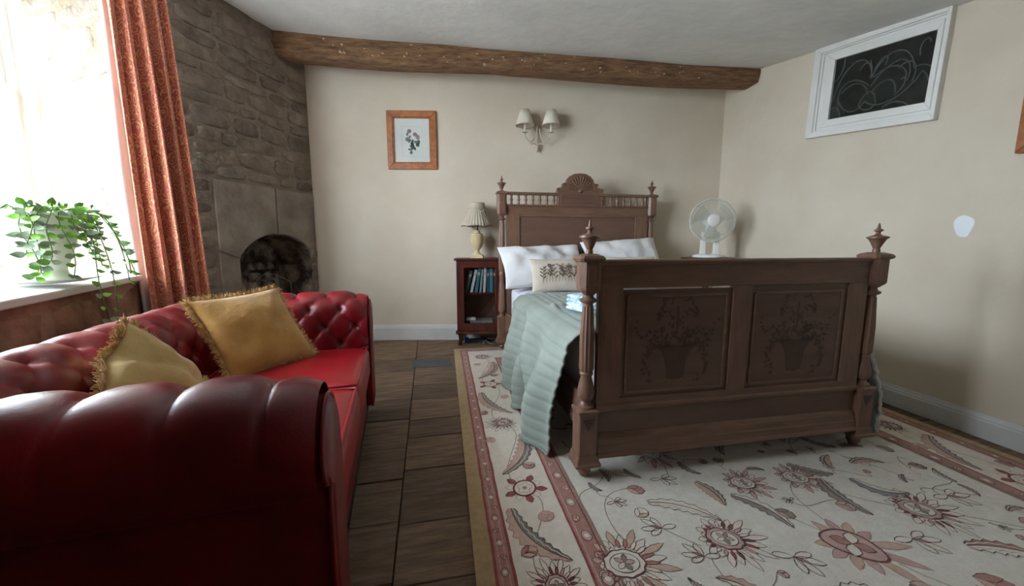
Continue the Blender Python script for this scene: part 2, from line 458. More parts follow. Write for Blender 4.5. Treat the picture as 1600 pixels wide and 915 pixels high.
# floor: boards on a dark base
FO = Vector((-.60, 2.15, 0)); FA = R(12.2)
floor = build(G().box(-3.0, 3.8, -4.3, 4.2, -.09, -.032), 'floor', 'subfloor')
tag(floor, 'wide worn timber floorboards of the bedroom', 'floor', kind='structure')
def plank(u0, u1, v0, v1, lift):
    c = Vector((math.cos(FA), math.sin(FA), 0)); s_ = Vector((-math.sin(FA), math.cos(FA), 0))
    ctr = FO + c * ((u0 + u1) / 2) + s_ * ((v0 + v1) / 2)
    hu, hv = (u1 - u0) / 2 - .002, (v1 - v0) / 2 - .0025
    g = G(); g.box(-hu, hu, -hv, hv, -.032, lift)
    o = build(g, 'floorboard', 'plank', floor, bevel=.003)
    o.location = ctr; o.rotation_euler = (random.uniform(-.002, .002), 0, FA + random.uniform(-.004, .004))
rng = random.Random(5)
for u0, u1 in ((-1.35, 0), (0, 1.75), (1.75, 3.6)):
    v = -6.6
    while v < 1.95:
        h = rng.choice((.20, .26, .29, .32, .34))
        if v > .9 and u0 == 0 and False: pass
        if -4.6 < FO.y + v: plank(u0, u1, v, min(v + h, 2.0), rng.uniform(-.003, .001))
        v += h
    if u0 < 0:
        pass
g = G(); g.hexa([Vector(p) for p in ((-.805, 2.985, -.01), (-.475, 3.02, -.01), (-.55, 3.235, -.01), (-.865, 3.20, -.01), (-.805, 2.985, .0035), (-.475, 3.02, .0035), (-.55, 3.235, .0035), (-.865, 3.20, .0035))])
o = build(g, 'slate_patch', 'slate', floor, bevel=.002)

# ceiling, sloping like the old plaster does
ZB = [(-3.3, 2.79), (-2.05, 2.785), (-1.1, 2.705), (-.55, 2.675), (0, 2.63), (.83, 2.575), (1.66, 2.515), (2.15, 2.49), (3.5, 2.42)]
def zbeam(x):
    for (a, za), (b, zb_) in zip(ZB, ZB[1:]):
        if x <= b: return lerp(za, zb_, max(0, (x - a) / (b - a)))
    return ZB[-1][1]
def zceil(x, y):
    s_ = max(0, min(1, (x + 2.05) / 4.3)) ** 1.4
    q = 3.55 - y
    q = q if q < 1.4 else 1.4 + .25 * math.tanh((q - 1.4) / .5)
    return zbeam(x) - .175 * s_ * q + .006 * noise.noise(Vector((x * 1.7, y * 1.7, 3)))
g = G()
def cfn(i, j):
    x = lerp(-3.3, 3.9, i); y = lerp(-4.4, 4.25, j); return (x, y, zceil(x, y))
g.grid(cfn, 60, 60)
n0 = len(g.v)
g.grid(lambda i, j: (lerp(-3.3, 3.9, i), lerp(-4.4, 4.25, j), 3.02), 1, 1)
tag(build(g, 'ceiling', 'ceiling', smooth=180, fix=False), 'uneven white plastered ceiling', 'ceiling', kind='structure')

# oak beam across the room
g = G(); rs = []; NB = 64
for i in range(NB + 1):
    k = i / NB; x = lerp(-2.05, 2.155, k); y = lerp(3.53, 3.565, k)
    top = zbeam(x) + .02
    hgt = lerp(.20, .135, k) + .012 * math.sin(k * 9 + 1) + .02 * math.exp(-((k - .30) / .12) ** 2)
    dep = .17
    ring = []
    for j, (a, b) in enumerate(((0, 1), (-.02, .7), (-.01, .3), (.01, .06), (.05, .0), (.12, -.0), (dep, .03), (dep + .01, .5), (dep, 1))):
        w = noise.noise(Vector((x * 3.1, j * 1.7, 5))) * .012 + noise.noise(Vector((x * 11, j * 2.3, 8))) * .005
        ring.append((x, y + a + w, top - hgt * (1 - b) + w * .8))
    rs.append(ring)
e0 = rs[0]
cx = sum(p[1] for p in e0) / 9; cz = sum(p[2] for p in e0) / 9
g.rings([[(-2.10, lerp(p[1], cx, .35), lerp(p[2], cz, .3)) for p in e0]] + rs)
beam = tag(build(g, 'ceiling_beam', 'beam', smooth=50), 'rough brown oak beam under the white ceiling', 'beam', kind='structure')
g = G(); rng = random.Random(21)
for _ in range(55):
    k = rng.random(); x = lerp(-1.7, 1.9, k); y = lerp(3.53, 3.565, (x + 2.05) / 4.2) - .018
    top = zbeam(x) + .02; z = top - rng.uniform(.04, .17) * lerp(1, .75, k); w = rng.uniform(.003, .010); h = rng.uniform(.002, .005)
    g.hexa([(x - w, y, z - h), (x + w, y, z - h), (x + w, y + .03, z - h), (x - w, y + .03, z - h), (x - w * .6, y, z + h), (x + w * .8, y, z + h), (x + w * .8, y + .03, z + h), (x - w * .6, y + .03, z + h)])
tag(build(g, 'paint_fleck', 'flake', beam), kind='stuff')

# skirting boards
def skirting(W, t0, t1, name, label, sgn=1, h=.158):
    prof = [(0, -.0), (.022, 0), (.022, h - .035), (.018, h - .028), (.018, h - .02), (.012, h - .012), (.008, h), (0, h)]
    g = G(); g.rings([[W(t0, d, z) for d, z in prof], [W(t1, d, z) for d, z in prof]])
    tag(build(g, name, 'skirt'), label, 'skirting board', kind='structure')
skirting(BW, -1.02, 2.98, 'baseboard_back', 'white painted skirting board along the headboard wall')
skirting(RW, .02, 8.2, 'baseboard_right', 'white painted skirting board below the leaded internal window', h=.125)

# ------------------------------------------------------------------ window in the left wall
win = tag(empty('window_1', WL(.7, -.78, SILL_B), 0), 'tall white painted sash window in the stone recess', 'window', kind='structure')
wm = Matrix.Identity(4)
def wpart(g, name, m, bevel=.004, parent=None):
    o = build(g, name, m, bevel=bevel); o.parent = parent or win
    o.matrix_parent_inverse = Matrix.Translation(win.location).inverted()
    return o
g = G(); slab(g, WL, WT0 - .02, WT0 + .02, -.80, -.64, SILL_B - .04, HEAD); wpart(g, 'jamb_lining', 'white')
g = G(); slab(g, WL, WT0 + .0, WT0 + .05, -.80, -.755, SILL_B - .03, HEAD); wpart(g, 'frame_bead', 'white')
g = G(); slab(g, WL, WT1 - .02, WT1 + .02, -.82, -.64, SILL_B - .04, HEAD); wpart(g, 'jamb_lining', 'white')
g = G(); slab(g, WL, WT0, WT1, -.82, -.64, HEAD - .03, HEAD + .02); wpart(g, 'head_lining', 'white')
W3 = (WT1 - WT0) / 3
for k in (1, 2):
    g = G(); slab(g, WL, WT0 + k * W3 - .05, WT0 + k * W3 + .05, -.82, -.72, SILL_B - .03, HEAD); wpart(g, 'mullion', 'white')
MIDZ = 1.98
for a, b in ((WT0 + .03, WT0 + W3 - .04), (WT0 + W3 + .04, WT0 + 2 * W3 - .04), (WT0 + 2 * W3 + .04, WT1 - .02)):
    for z0, z1, d in ((SILL_B - .02, MIDZ + .03, -.775), (MIDZ - .01, HEAD - .02, -.815)):
        g = G()
        slab(g, WL, a, a + .055, d - .02, d + .02, z0, z1); slab(g, WL, b - .055, b, d - .02, d + .02, z0, z1)
        slab(g, WL, a + .05, b - .05, d - .02, d + .02, z0, z0 + .06); slab(g, WL, a + .05, b - .05, d - .02, d + .02, z1 - .045, z1)
        s_ = wpart(g, 'sash', 'white')
        m_ = (a + b) / 2
        g = G(); slab(g, WL, m_ - .011, m_ + .011, d - .012, d + .012, z0 + .05, z1 - .04)
        o = wpart(g, 'glazing_bar', 'white', .002)
        for p0, p1 in ((a + .05, m_ - .01), (m_ + .01, b - .05)):
            g = G(); slab(g, WL, p0, p1, d - .003, d + .001, z0 + .055, z1 - .04)
            wpart(g, 'pane', 'glass', None)
# deep sill board
g = G()
top = [WL(-.05, .03, SILL_F), WL(1.84, .03, SILL_F), WL(WT1 + .02, -.70, SILL_B), WL(WT0 - .1, -.70, SILL_B)]
g.hexa([p - Vector((0, 0, .032)) for p in top] + top)
wpart(g, 'window_sill', 'white', .006)

# ------------------------------------------------------------------ leaded internal window in the right wall
oq = [(.953, 1.776), (1.752, 1.677), (1.773, 2.269), (.976, 2.39)]       # BL BR TR TL
gq = [(1.11, 1.868), (1.69, 1.79), (1.707, 2.165), (1.123, 2.26)]
win2 = tag(empty('window_2', RW(1.36, 0, 1.7)), 'white framed internal window of dark leaded glass', 'window', kind='structure')
def w2part(g, name, m, bevel=.003):
    o = build(g, name, m, bevel=bevel); o.parent = win2
    o.matrix_parent_inverse = Matrix.Translation(win2.location).inverted(); return o
def mixq(k): return [(lerp(a[0], b[0], k), lerp(a[1], b[1], k)) for a, b in zip(oq, gq)]
def ringframe(k0, k1, d0, d1, name):
    A, B = mixq(k0), mixq(k1)
    for i in range(4):
        j = (i + 1) % 4
        g = G(); g.hexa([RW(*((A[i][0], d0, A[i][1]))), RW(A[j][0], d0, A[j][1]), RW(B[j][0], d0, B[j][1]), RW(B[i][0], d0, B[i][1]),
                RW(A[i][0], d1, A[i][1]), RW(A[j][0], d1, A[j][1]), RW(B[j][0], d1, B[j][1]), RW(B[i][0], d1, B[i][1])])
        w2part(g, name, 'white')
ringframe(0, .34, -.01, .035, 'architrave')
ringframe(.30, .42, -.01, .022, 'architrave_bead')
ringframe(.40, .60, -.02, .010, 'frame_lining')
ringframe(.58, 1.0, -.02, .020, 'casement')
g = G(); g.add([RW(t, .004, z) for t, z in gq], [(0, 1, 2, 3)]); w2part(g, 'pane', 'darkglass', None)
def gmap(u, v):
    a = (lerp(gq[0][0], gq[1][0], u), lerp(gq[0][1], gq[1][1], u)); b = (lerp(gq[3][0], gq[2][0], u), lerp(gq[3][1], gq[2][1], u))
    return RW(lerp(a[0], b[0], v), .006, lerp(a[1], b[1], v))
def bez(p, n=14):
    out = []
    for i in range(n + 1):
        t = i / n; q = [Vector((a, b, 0)) for a, b in p]
        while len(q) > 1: q = [q[k].lerp(q[k + 1], t) for k in range(len(q) - 1)]
        out.append((q[0].x, q[0].y))
    return out
leads = [bez(c) for c in (
    [(.02, .30), (.10, 1.0), (.42, 1.05), (.44, .55)], [(.44, .55), (.52, .95), (.80, 1.0), (.84, .55)],
    [(.10, .18), (.02, .55), (.22, .72), (.42, .44)], [(.44, .42), (.60, .80), (.86, .85), (.80, .38)],
    [(.08, .32), (.20, -.05), (.36, .06), (.40, .20)], [(.40, .20), (.52, .0), (.80, .12), (.92, .48)],
    [(.12, .40), (.24, .62), (.40, .50), (.42, .30)], [(.46, .32), (.56, .52), (.70, .52), (.70, .24)],
    [(.34, .14), (.38, .40), (.50, .40), (.52, .14)], [(.34, .14), (.40, .02), (.48, .02), (.52, .14)],
    [(.40, .84), (.44, .70), (.44, .62), (.42, .55)], [(.30, .72), (.36, .88), (.42, .80), (.43, .66)],
    [(.46, .66), (.52, .90), (.62, .88), (.56, .70)], [(.70, .20), (.80, .30), (.80, .50), (.74, .42)],
    [(.70, .60), (.82, .78), (.90, .55), (.84, .36)], [(.0, .62), (.1, .70), (.12, .88), (.10, 1.0)],
    [(.84, .55), (.92, .60), (.98, .52), (1.0, .50)], [(.88, .70), (.84, .9), (.94, 1.0), (.95, .86)], [(.0, .16), (.06, .22), (.10, .2), (.14, .0)],
    [(.60, .04), (.66, .14), (.80, .10), (.84, 0)], [(.92, .48), (.98, .40), (.98, .3), (1, .28)], [(.46, .55), (.62, .76), (.80, .62), (.78, .42)])]
for c in leads:
    g = G(); g.tube([gmap(min(1, max(0, u)), min(1, max(0, v))) for u, v in c], .0045, 5); w2part(g, 'lead_came', 'lead', None)
# thin pale bluish white patch on the right wall
g = G(); pts = [(math.cos(a) * .042 * (1 + .15 * math.sin(3 * a)), math.sin(a) * .062 * (1 + .1 * math.cos(2 * a + 1))) for a in [2 * math.pi * k / 20 for k in range(20)]]
g.rings([[RW(1.93 + x, -.001, 1.085 + z) for x, z in pts], [RW(1.93 + x * .95, .0015, 1.085 + z * .95) for x, z in pts]])
build(g, 'pale_wall_patch', 'patch', wall_right)
# yard outside
g = G(); g.box(-40, -3.9, -30, 30, -.9, -.7)
tag(build(g, 'ground', 'grass'), 'pale paved yard outside the window', 'ground', kind='structure')

# ================================================================== SOFA
sofa = empty('chesterfield_sofa', (-.615, 1.48, 0), R(16.8), 'oxblood red leather buttoned chesterfield sofa under the window', 'sofa')
PR = .10
ROLL = [(.115 + .105 * math.cos(R(a)), .60 + .105 * math.sin(R(a))) for a in range(172, -62, -9)]
PROF0 = [(0, .26), (0, .34), (0, .42), (.002, .50), (.006, .56)] + ROLL + [(.150, .50), (.150, .45), (.150, .30), (.150, .09)]
def resample(P, step):
    out = [P[0]]; acc = 0
    for a, b in zip(P, P[1:]):
        L = math.hypot(b[0] - a[0], b[1] - a[1]); k = max(1, round(L / step))
        out += [(lerp(a[0], b[0], i / k), lerp(a[1], b[1], i / k)) for i in range(1, k + 1)]
    return out
PROF = resample(PROF0, .011)
PB = [0]
for a, b in zip(PROF, PROF[1:]): PB.append(PB[-1] + math.hypot(b[0] - a[0], b[1] - a[1]))
PN = []
for i in range(len(PROF)):
    a = PROF[max(0, i - 1)]; b = PROF[min(len(PROF) - 1, i + 1)]
    t = Vector((b[0] - a[0], b[1] - a[1])).normalized(); PN.append((-t.y, t.x))
BTOP = PB[min(range(len(PROF)), key=lambda i: abs(PROF[i][0] - .085) + abs(PROF[i][1] - .70))]
TW, TH_ = .152, .088
ARM_L = .0
def upath(a, La=.56, Lb=1.02):       # inner line of arms and back: (x, y, outward x, outward y)
    q = math.pi / 2 * PR
    x0, y0 = -.65, .61
    if a < La: return (0 - a, -y0, 0, -1)
    a -= La
    if a < q:
        t = a / PR; cx, cy = x0 + PR, -y0 + PR
        dx, dy = -math.sin(t), -math.cos(t)
        return (cx + dx * PR, cy + dy * PR, dx, dy)
    a -= q
    if a < Lb: return (x0, -y0 + PR + a, -1, 0)
    a -= Lb
    if a < q:
        t = a / PR; cx, cy = x0 + PR, y0 - PR
        dx, dy = -math.cos(t), math.sin(t)
        return (cx + dx * PR, cy + dy * PR, dx, dy)
    a -= q
    return (x0 + PR + a, y0, 0, 1)
LA = .55; LBK = 1.02; QC = math.pi / 2 * PR
LTOT = 2 * LA + LBK + 2 * QC
def tuft(a, b):
    p = (a - .09) / TW; q = (b - BTOP) / (2 * TH_)
    if b <= BTOP:
        h = (abs(math.sin(math.pi * (p + q)) * math.sin(math.pi * (p - q)))) ** .27
        s_, r_ = p + q, p - q
        ds, dr = s_ - round(s_), r_ - round(r_)
        dip = math.exp(-((ds * ds + dr * dr) / .018))
        lowf = sstep(.0, .06, b)
        return (.026 * h - .022 * dip) * lowf
    fade = sstep(BTOP + .04, BTOP + .26, b)
    h = abs(math.sin(math.pi * p)) ** .24
    dp = p - round(p)
    dip = math.exp(-(dp * dp / .018 + ((b - BTOP) / .026) ** 2))
    return lerp(.026 * h, .025, fade) * (1 - sstep(BTOP + .30, BTOP + .42, b)) - .022 * dip
def shell(a, i):
    x, y, ox, oy = upath(a, LA, LBK)
    o, z = PROF[i]
    h = tuft(a, PB[i])
    o2 = o + PN[i][0] * h; z2 = z + PN[i][1] * h
    e = min(a, LTOT - a); k = max(0, 1 - e / .13) ** 2
    q = max(0, min(1, (z - .46) / .2))
    z2 -= .030 * k * q; o2 -= (o2 - .115) * .16 * k * q
    return (x + ox * o2, y + oy * o2, z2)
def sweep(a0, a1):
    k = max(4, round((a1 - a0) / .009)); g = G()
    g.grid(lambda u, v: shell(lerp(a0, a1, u), round(v * (len(PROF) - 1))), k, len(PROF) - 1)
    return g
c1, c2 = LA + QC / 2, LA + QC + LBK + QC / 2
parts = {}
for nm, a0, a1 in (('arm', 0, c1), ('backrest', c1, c2), ('arm', c2, LTOT)):
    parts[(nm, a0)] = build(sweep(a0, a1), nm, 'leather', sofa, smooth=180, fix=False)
# buttons
g = G(); g.lathe([(.0095, -.004), (.0105, 0), (.008, .004), (.004, .0062)], 10)
bme = build(g, 'button', 'leather', smooth=60); BME = bme.data; bpy.data.objects.remove(bme)
def on_shell(a, b):
    i = min(range(len(PB)), key=lambda k: abs(PB[k] - b))
    p = Vector(shell(a, i)); x, y, ox, oy = upath(a, LA, LBK)
    n = Vector((ox * PN[i][0], oy * PN[i][0], PN[i][1])); return p, n
for row in range(0, 5):
    b = BTOP - row * TH_
    if b < .09: break
    k = 0
    while True:
        a = .09 + (k + (.5 if row % 2 else 0)) * TW; k += 1
        if a > LTOT - .04: break
        p, n = on_shell(a, b)
        par = [v for (nm, a0), v in parts.items() if a0 <= a][-1]
        par = max(((a0, v) for (nm, a0), v in parts.items() if a0 <= a), key=lambda q: q[0])[1]
        o = link('button', BME, par, p + n * .001, rot=n.to_track_quat('Z', 'Y').to_euler())
# arm fronts with piping
for sgn in (-1, 1):
    ring = []
    for o, z in PROF0 + [(.0, .09)]:
        q = max(0, min(1, (z - .46) / .2)); ring.append((o - (o - .115) * .16 * q, z - .030 * q))
    g = G()
    g.rings([[(-.02, sgn * (.61 + o), z) for o, z in ring], [(.008, sgn * (.61 + o), z) for o, z in ring],
             [(.018, sgn * (.61 + .09 + (o - .09) * .86), .40 + (z - .40) * .94) for o, z in ring]])
    f = build(g, 'arm_front', 'leather', sofa, smooth=40)
    g = G(); g.tube([(.008, sgn * (.61 + o), z) for o, z in resample(ring, .02)], .006, 6)
    build(g, 'piping', 'leather', f, smooth=180)
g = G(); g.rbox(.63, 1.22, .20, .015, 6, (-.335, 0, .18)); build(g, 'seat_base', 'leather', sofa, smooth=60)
g = G(); g.box(-.80, -.02, -.76, .76, .06, .10); build(g, 'underside', 'darkfelt', sofa)
for sgn in (-1, 1):
    def puff(p):
        k = (1 - min(1, abs(p.x) / .31) ** 4) * (1 - min(1, abs(p.y) / .305) ** 4)
        p = p.copy()
        if p.z > 0: p.z += .022 * k
        return p
    g = G(); g.rbox(.64, .605, .155, .03, 9, (-.315, sgn * .3045, .352), puff)
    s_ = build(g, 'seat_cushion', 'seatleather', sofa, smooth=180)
    for zz in (.428, .278):
        rect = [(-.315 + sx * .305, sgn * .3045 + sy * .289, zz) for sx, sy in ((-1, -1), (1, -1), (1, 1), (-1, 1))]
        pts = []
        for i in range(4):
            a, b = Vector(rect[i]), Vector(rect[(i + 1) % 4])
            pts += [a.lerp(b, k / 8) for k in range(8)]
        g = G(); g.tube(pts, .006, 6, True); build(g, 'piping', 'seatleather', s_, smooth=180)
for sx, sy in ((-.08, -.68), (-.08, .68), (-.74, -.68), (-.74, .68)):
    g = G(); g.lathe([(.022, 0), (.036, .02), (.038, .045), (.028, .062), (.03, .075)], 16, sx, sy); build(g, 'foot', 'mahog', sofa, smooth=50)

# ------------------------------------------------------------------ cushions
def pillow_pt(u, v, w, h, t, side, wr=0, seed=0, pinch=.07):
    x = w / 2 * u * (1 - pinch * (1 - v * v)); y = h / 2 * v * (1 - pinch * (1 - u * u))
    e = max(0, (1 - u * u) * (1 - v * v))
    z = side * t / 2 * e ** .42
    if wr:
        z += wr * .7 * e ** .4 * (.5 - abs(noise.noise(Vector((x * 4 + y * 5 + seed, y * 3 - x * 3, seed + 4)))) * 2)
        z += wr * e ** .3 * noise.noise(Vector((x * 7 + seed, y * 7, seed * 1.3 + side))) + wr * .5 * e ** .3 * noise.noise(Vector((x * 17 + seed, y * 13, seed)))
    return Vector((x, y, z))
def pillow_mesh(w, h, t, wr=0, seed=0, n=26, post=None):
    g = G()
    for side in (1, -1):
        def fn(i, j):
            u = math.sin((i * 2 - 1) * math.pi / 2); v = math.sin((j * 2 - 1) * math.pi / 2)
            p = pillow_pt(u, v, w, h, t, side, wr, seed)
            return tuple(post(p) if post else p)
        g.grid(fn, n, n)
    return g
def basis(x, y):       # matrix from x axis and approximate y axis
    x = x.normalized(); z = x.cross(y).normalized(); y = z.cross(x)
    return Matrix((x, y, z)).transposed()
def fringe_mesh(w, h, n=460, seed=1, ln=.028, post=None):
    rng = random.Random(seed); g = G()
    for k in range(n):
        s_ = k / n * 4; e = int(s_); q = (s_ - e) * 2 - 1
        u, v = ((q, -1), (1, q), (-q, 1), (-1, -q))[e]
        nx, ny = ((0, -1), (1, 0), (0, 1), (-1, 0))[e]
        p = pillow_pt(u, v, w, h, .1, 1)
        for r_ in range(2):
            l = ln * rng.uniform(.7, 1.15)
            d = Vector((nx + rng.uniform(-.5, .5), ny + rng.uniform(-.5, .5), rng.uniform(-.7, .7))).normalized() * l
            a = Vector((-ny, nx, 0)) * .0028; b = Vector((0, 0, .0028))
            vs = [p + a + b * .3, p - a * .8 + b, p - b, p + d + a * .5, p + d - a * .4 + b * .4, p + d - b * .4]
            if post: vs = [post(q_) for q_ in vs]
            g.add(vs, [(0, 1, 4, 3), (1, 2, 5, 4), (2, 0, 3, 5), (3, 4, 5)])
    return g
def gold_cushion(center, xdir, ydir, w, h, t, label, m, seed, wr, post=None):
    M = basis(Vector(xdir), Vector(ydir))
    t_ = empty('throw_cushion', center, 0, label, 'cushion', rot=M.to_euler())
    build(pillow_mesh(w, h, t, wr, seed, 30, post), 'cover', m, t_, smooth=180, fix=False)
    o = build(fringe_mesh(w, h, 460, seed, .026, post), 'fringe', 'fringe', t_, fix=False); tag(o, kind='stuff')
    return t_
gold_cushion((-1.155, 1.70, .605), (.15, .37, .015), (-.20, .09, .31), .39, .39, .12, 'gold velvet fringed cushion leaning beside the far sofa arm', 'gold', 3, .012)
def crumple(p):
    q = p.copy(); k = max(0, (p.x - p.y) / .31)
    q.z += .19 * k * k + .012 * math.sin(p.y * 22 + p.x * 9) - .02 * math.exp(-((p.y - .05 - .2 * p.x) / .03) ** 2)
    return q
gold_cushion((-1.054, 1.113, .56), (.197, .62, -.757), (-.456, .728, .478), .34, .30, .11, 'crumpled pale gold fringed cushion slumped near the middle of the sofa', 'goldpale', 8, .025, crumple)

# ================================================================== BED
BEDA = R(10.5); BO = Vector((.995, 1.6575, .0165))
bed = empty('bed_frame', BO, BEDA, 'carved dark walnut double bedstead with turned posts and finials', 'bed')
def bedp(x, y, z):
    c, s_ = math.cos(BEDA), math.sin(BEDA)
    return Vector((BO.x + c * x - s_ * y, BO.y + s_ * x + c * y, z))
def octring(cx, cy, hx, ch, z):
    h = hx
    return [(cx + a, cy + b, z) for a, b in ((h, -h + ch), (h, h - ch), (h - ch, h), (-h + ch, h), (-h, h - ch), (-h, -h + ch), (-h + ch, -h), (h - ch, -h))]
def octs(cx, cy, seq):
    g = G(); g.rings([octring(cx, cy, h, c, z) for z, h, c in seq]); return g
def flute(a, r, z): return 1 + .07 * math.cos(12 * a)
def post(x, y, foot=True):
    zb = .30; zt = .775 if foot else 1.215; top = .925 if foot else 1.425
    base = build(G().lathe([(.018, 0), (.024, .012), (.030, .022), (.027, .03), (.040, .05), (.040, .062)], 20, x, y), 'bed_post', 'woodv', bed, smooth=45)
    base.name = 'bed_post'
    build(octs(x, y, [(.058, .054, .004), (.070, .056, .004), (.074, .050, .004), (.095, .047, .004), (.105, .043, .004)]), 'plinth', 'wood', base)
    build(octs(x, y, [(.105, .041, .005), (.285, .041, .005), (.287, .046, .004), (.298, .046, .004), (.304, .036, .01)]), 'lower_block', 'woodv', base)
    if foot:
        g = G(); g.add([(x - .024, y - .0415, .262), (x + .024, y - .0415, .262), (x, y - .0415, .215), (x - .024, y - .046, .262), (x + .024, y - .046, .262), (x, y - .043, .215)], [(0, 1, 2), (3, 5, 4), (0, 3, 4, 1), (1, 4, 5, 2), (2, 5, 3, 0)])
        build(g, 'diamond_point', 'inlay', base)
    L = zt - zb; low = .17 if foot else .45
    prof = [(.036, zb), (.036, zb + .012), (.026, zb + .018), (.020, zb + .03), (.034, zb + .05), (.036, zb + .07), (.030, zb + low * .62), (.022, zb + low * .8), (.028, zb + low * .86), (.028, zb + low * .9), (.022, zb + low * .94)]
    build(G().lathe(prof, 20, x, y), 'turned_vase', 'woodv', base, smooth=50)
    prof = [(.024, zb + low * .93), (.029, zb + low * 1.0), (.0285, zb + L * .62), (.021, zt - .045)]
    build(G().lathe(prof, 48, x, y, flute), 'fluted_column', 'woodv', base, smooth=60)
    prof = [(.021, zt - .05), (.020, zt - .035), (.034, zt - .027), (.036, zt - .018), (.024, zt - .012), (.020, zt + .0), (.030, zt + .012)]
    build(G().lathe(prof, 20, x, y), 'collar', 'woodv', base, smooth=50)
    build(octs(x, y, [(zt, .018, .004), (zt + .022, .040, .014), (zt + .03, .042, .016), (top - .018, .042, .016), (top - .014, .050, .012), (top - .004, .053, .010), (top + .006, .046, .010), (top + .014, .024, .008)]), 'upper_block', 'wood', base)
    for sg in (-1, 1):
        g = G(); g.box(x + sg * .040, x + sg * .0435, y - .018, y + .018, zt + .04, top - .03); build(g, 'applied_panel', 'woodv', base, bevel=.001)
    g = G(); g.box(x - .018, x + .018, y - .0435, y - .040, zt + .04, top - .03); build(g, 'applied_panel', 'woodv', base, bevel=.001)
    f = top + .012
    prof = [(.014, f), (.015, f + .012), (.012, f + .018), (.024, f + .045), (.033, f + .062), (.041, f + .066), (.040, f + .072), (.016, f + .080), (.008, f + .086), (.009, f + .094), (.017, f + .100), (.017, f + .104), (.008, f + .109), (.006, f + .118), (.0025, f + .134)]
    build(G().lathe(prof, 20, x, y), 'finial', 'woodv', base, smooth=45)
for x in (-.70, .70): post(x, 0)
for x in (-.73, .73): post(x, 2.03, False)

# footboard
fb = build(G().box(-.66, .66, -.016, .016, .80, .90), 'footboard', 'wood', bed, bevel=.003)
def along(prof, x0, x1, name, m, parent, bevel=None):
    g = G(); g.rings([[(x0, y, z) for y, z in prof], [(x1, y, z) for y, z in prof]])
    return build(g, name, m, parent, bevel=bevel)
along([(-.022, .895), (-.026, .902), (-.026, .909), (-.018, .915), (.018, .915), (.026, .909), (.026, .902), (.022, .895)], -.66, .66, 'top_moulding', 'wood', fb)
for x0, x1 in ((-.66, -.555), (-.045, .045), (.555, .66)):
    build(G().box(x0, x1, -.014, .014, .325, .802), 'stile', 'woodv', fb, bevel=.002)
build(G().box(-.66, .66, -.015, .015, .300, .335), 'middle_rail', 'wood', fb, bevel=.002)
for x0, x1, gp in ((-.556, -.044, .007), (.044, .556, .0)):
    build(G().box(x0, x1, -.006, .006, .33, .798 - gp), 'panel', 'panelwood', fb)
    a0, a1, z0, z1 = x0 + .025, x1 - .025, .355, .765
    g = G()
    for q in ((a0, a1, z0 - .006, z0 + .006), (a0, a1, z1 - .006, z1 + .006), (a0 - .006, a0 + .006, z0, z1), (a1 - .006, a1 + .006, z0, z1)):
        g.box(q[0], q[1], -.010, -.005, q[2], q[3])
    build(g, 'panel_moulding', 'wood', fb, bevel=.002)
    # marquetry basket of flowers
    g = G(); cx = (x0 + x1) / 2; rng = random.Random(4); Y = -.0066
    def flat(pts): g.add([(cx + a, Y, b) for a, b in pts], [tuple(range(len(pts)))])
    def lf(px, pz, ang, l, w):
        c, s_ = math.cos(ang), math.sin(ang)
        flat([(px + c * u - s_ * v, pz + s_ * u + c * v) for u, v in ((0, 0), (l * .4, w), (l, 0), (l * .4, -w))])
    g.cur = 0
    flat([(-.070, .525), (-.050, .48), (-.040, .40), (.040, .40), (.050, .48), (.070, .525)])
    flat([(-.10, .548), (-.070, .523), (.070, .523), (.10, .548)])
    for _ in range(130):
        a = rng.uniform(0, math.pi); r_ = rng.uniform(.02, .10); px, pz = math.cos(a) * r_ * 1.5, .545 + math.sin(a) * r_ * .95
        lf(px, pz, rng.uniform(0, 6.28), rng.uniform(.012, .03), rng.uniform(.004, .008))
    for sg in (-1, 1):
        for k in range(24):          # bow of leaves over the basket
            t_ = k / 23; px = sg * .095 * math.sin(t_ * 2.9); pz = .655 + .075 * t_ + .022 * math.sin(t_ * 9)
            lf(px, pz, rng.uniform(0, 6.28), .022, .006)
        for k in range(22):          # garlands falling beside it
            t_ = k / 21; px = sg * (.10 + .045 * math.sin(t_ * 3.0)); pz = .555 - t_ * .16
            lf(px, pz, rng.uniform(0, 6.28), .026, .007)
        for k in range(14):          # sprays to the sides
            t_ = k / 13; lf(sg * (.09 + t_ * .10), .575 + .06 * t_ + .022 * math.sin(t_ * 7), rng.uniform(0, 6.28), .02, .006)
    flat([(-.005, .60), (.005, .60), (.005, .72), (-.005, .72)])
    g.cur = 1
    for sg in (-1, 1):
        for k in range(7): lf(sg * (.01 + k * .013), .392 + .004 * math.sin(k * 1.5), rng.uniform(-.6, .6) + (0 if sg > 0 else math.pi), .024, .005)
    tag(build(g, 'inlay', ['inlay', 'inlaylight'], fb, fix=False), kind='stuff')
build(G().box(-.66, .66, -.010, .010, .178, .302), 'lower_panel', 'panelwood', fb)
along([(-.018, .282), (-.024, .290), (-.024, .300), (-.016, .308), (.016, .308), (.024, .30), (.018, .282)], -.66, .66, 'ledge_moulding', 'wood', fb)
along([(-.040, .088), (-.044, .096), (-.040, .104), (-.034, .108), (-.032, .135), (-.028, .142), (-.024, .165), (-.018, .178), (-.012, .186), (.016, .186), (.02, .088)], -.655, .655, 'base_moulding', 'wood', fb)

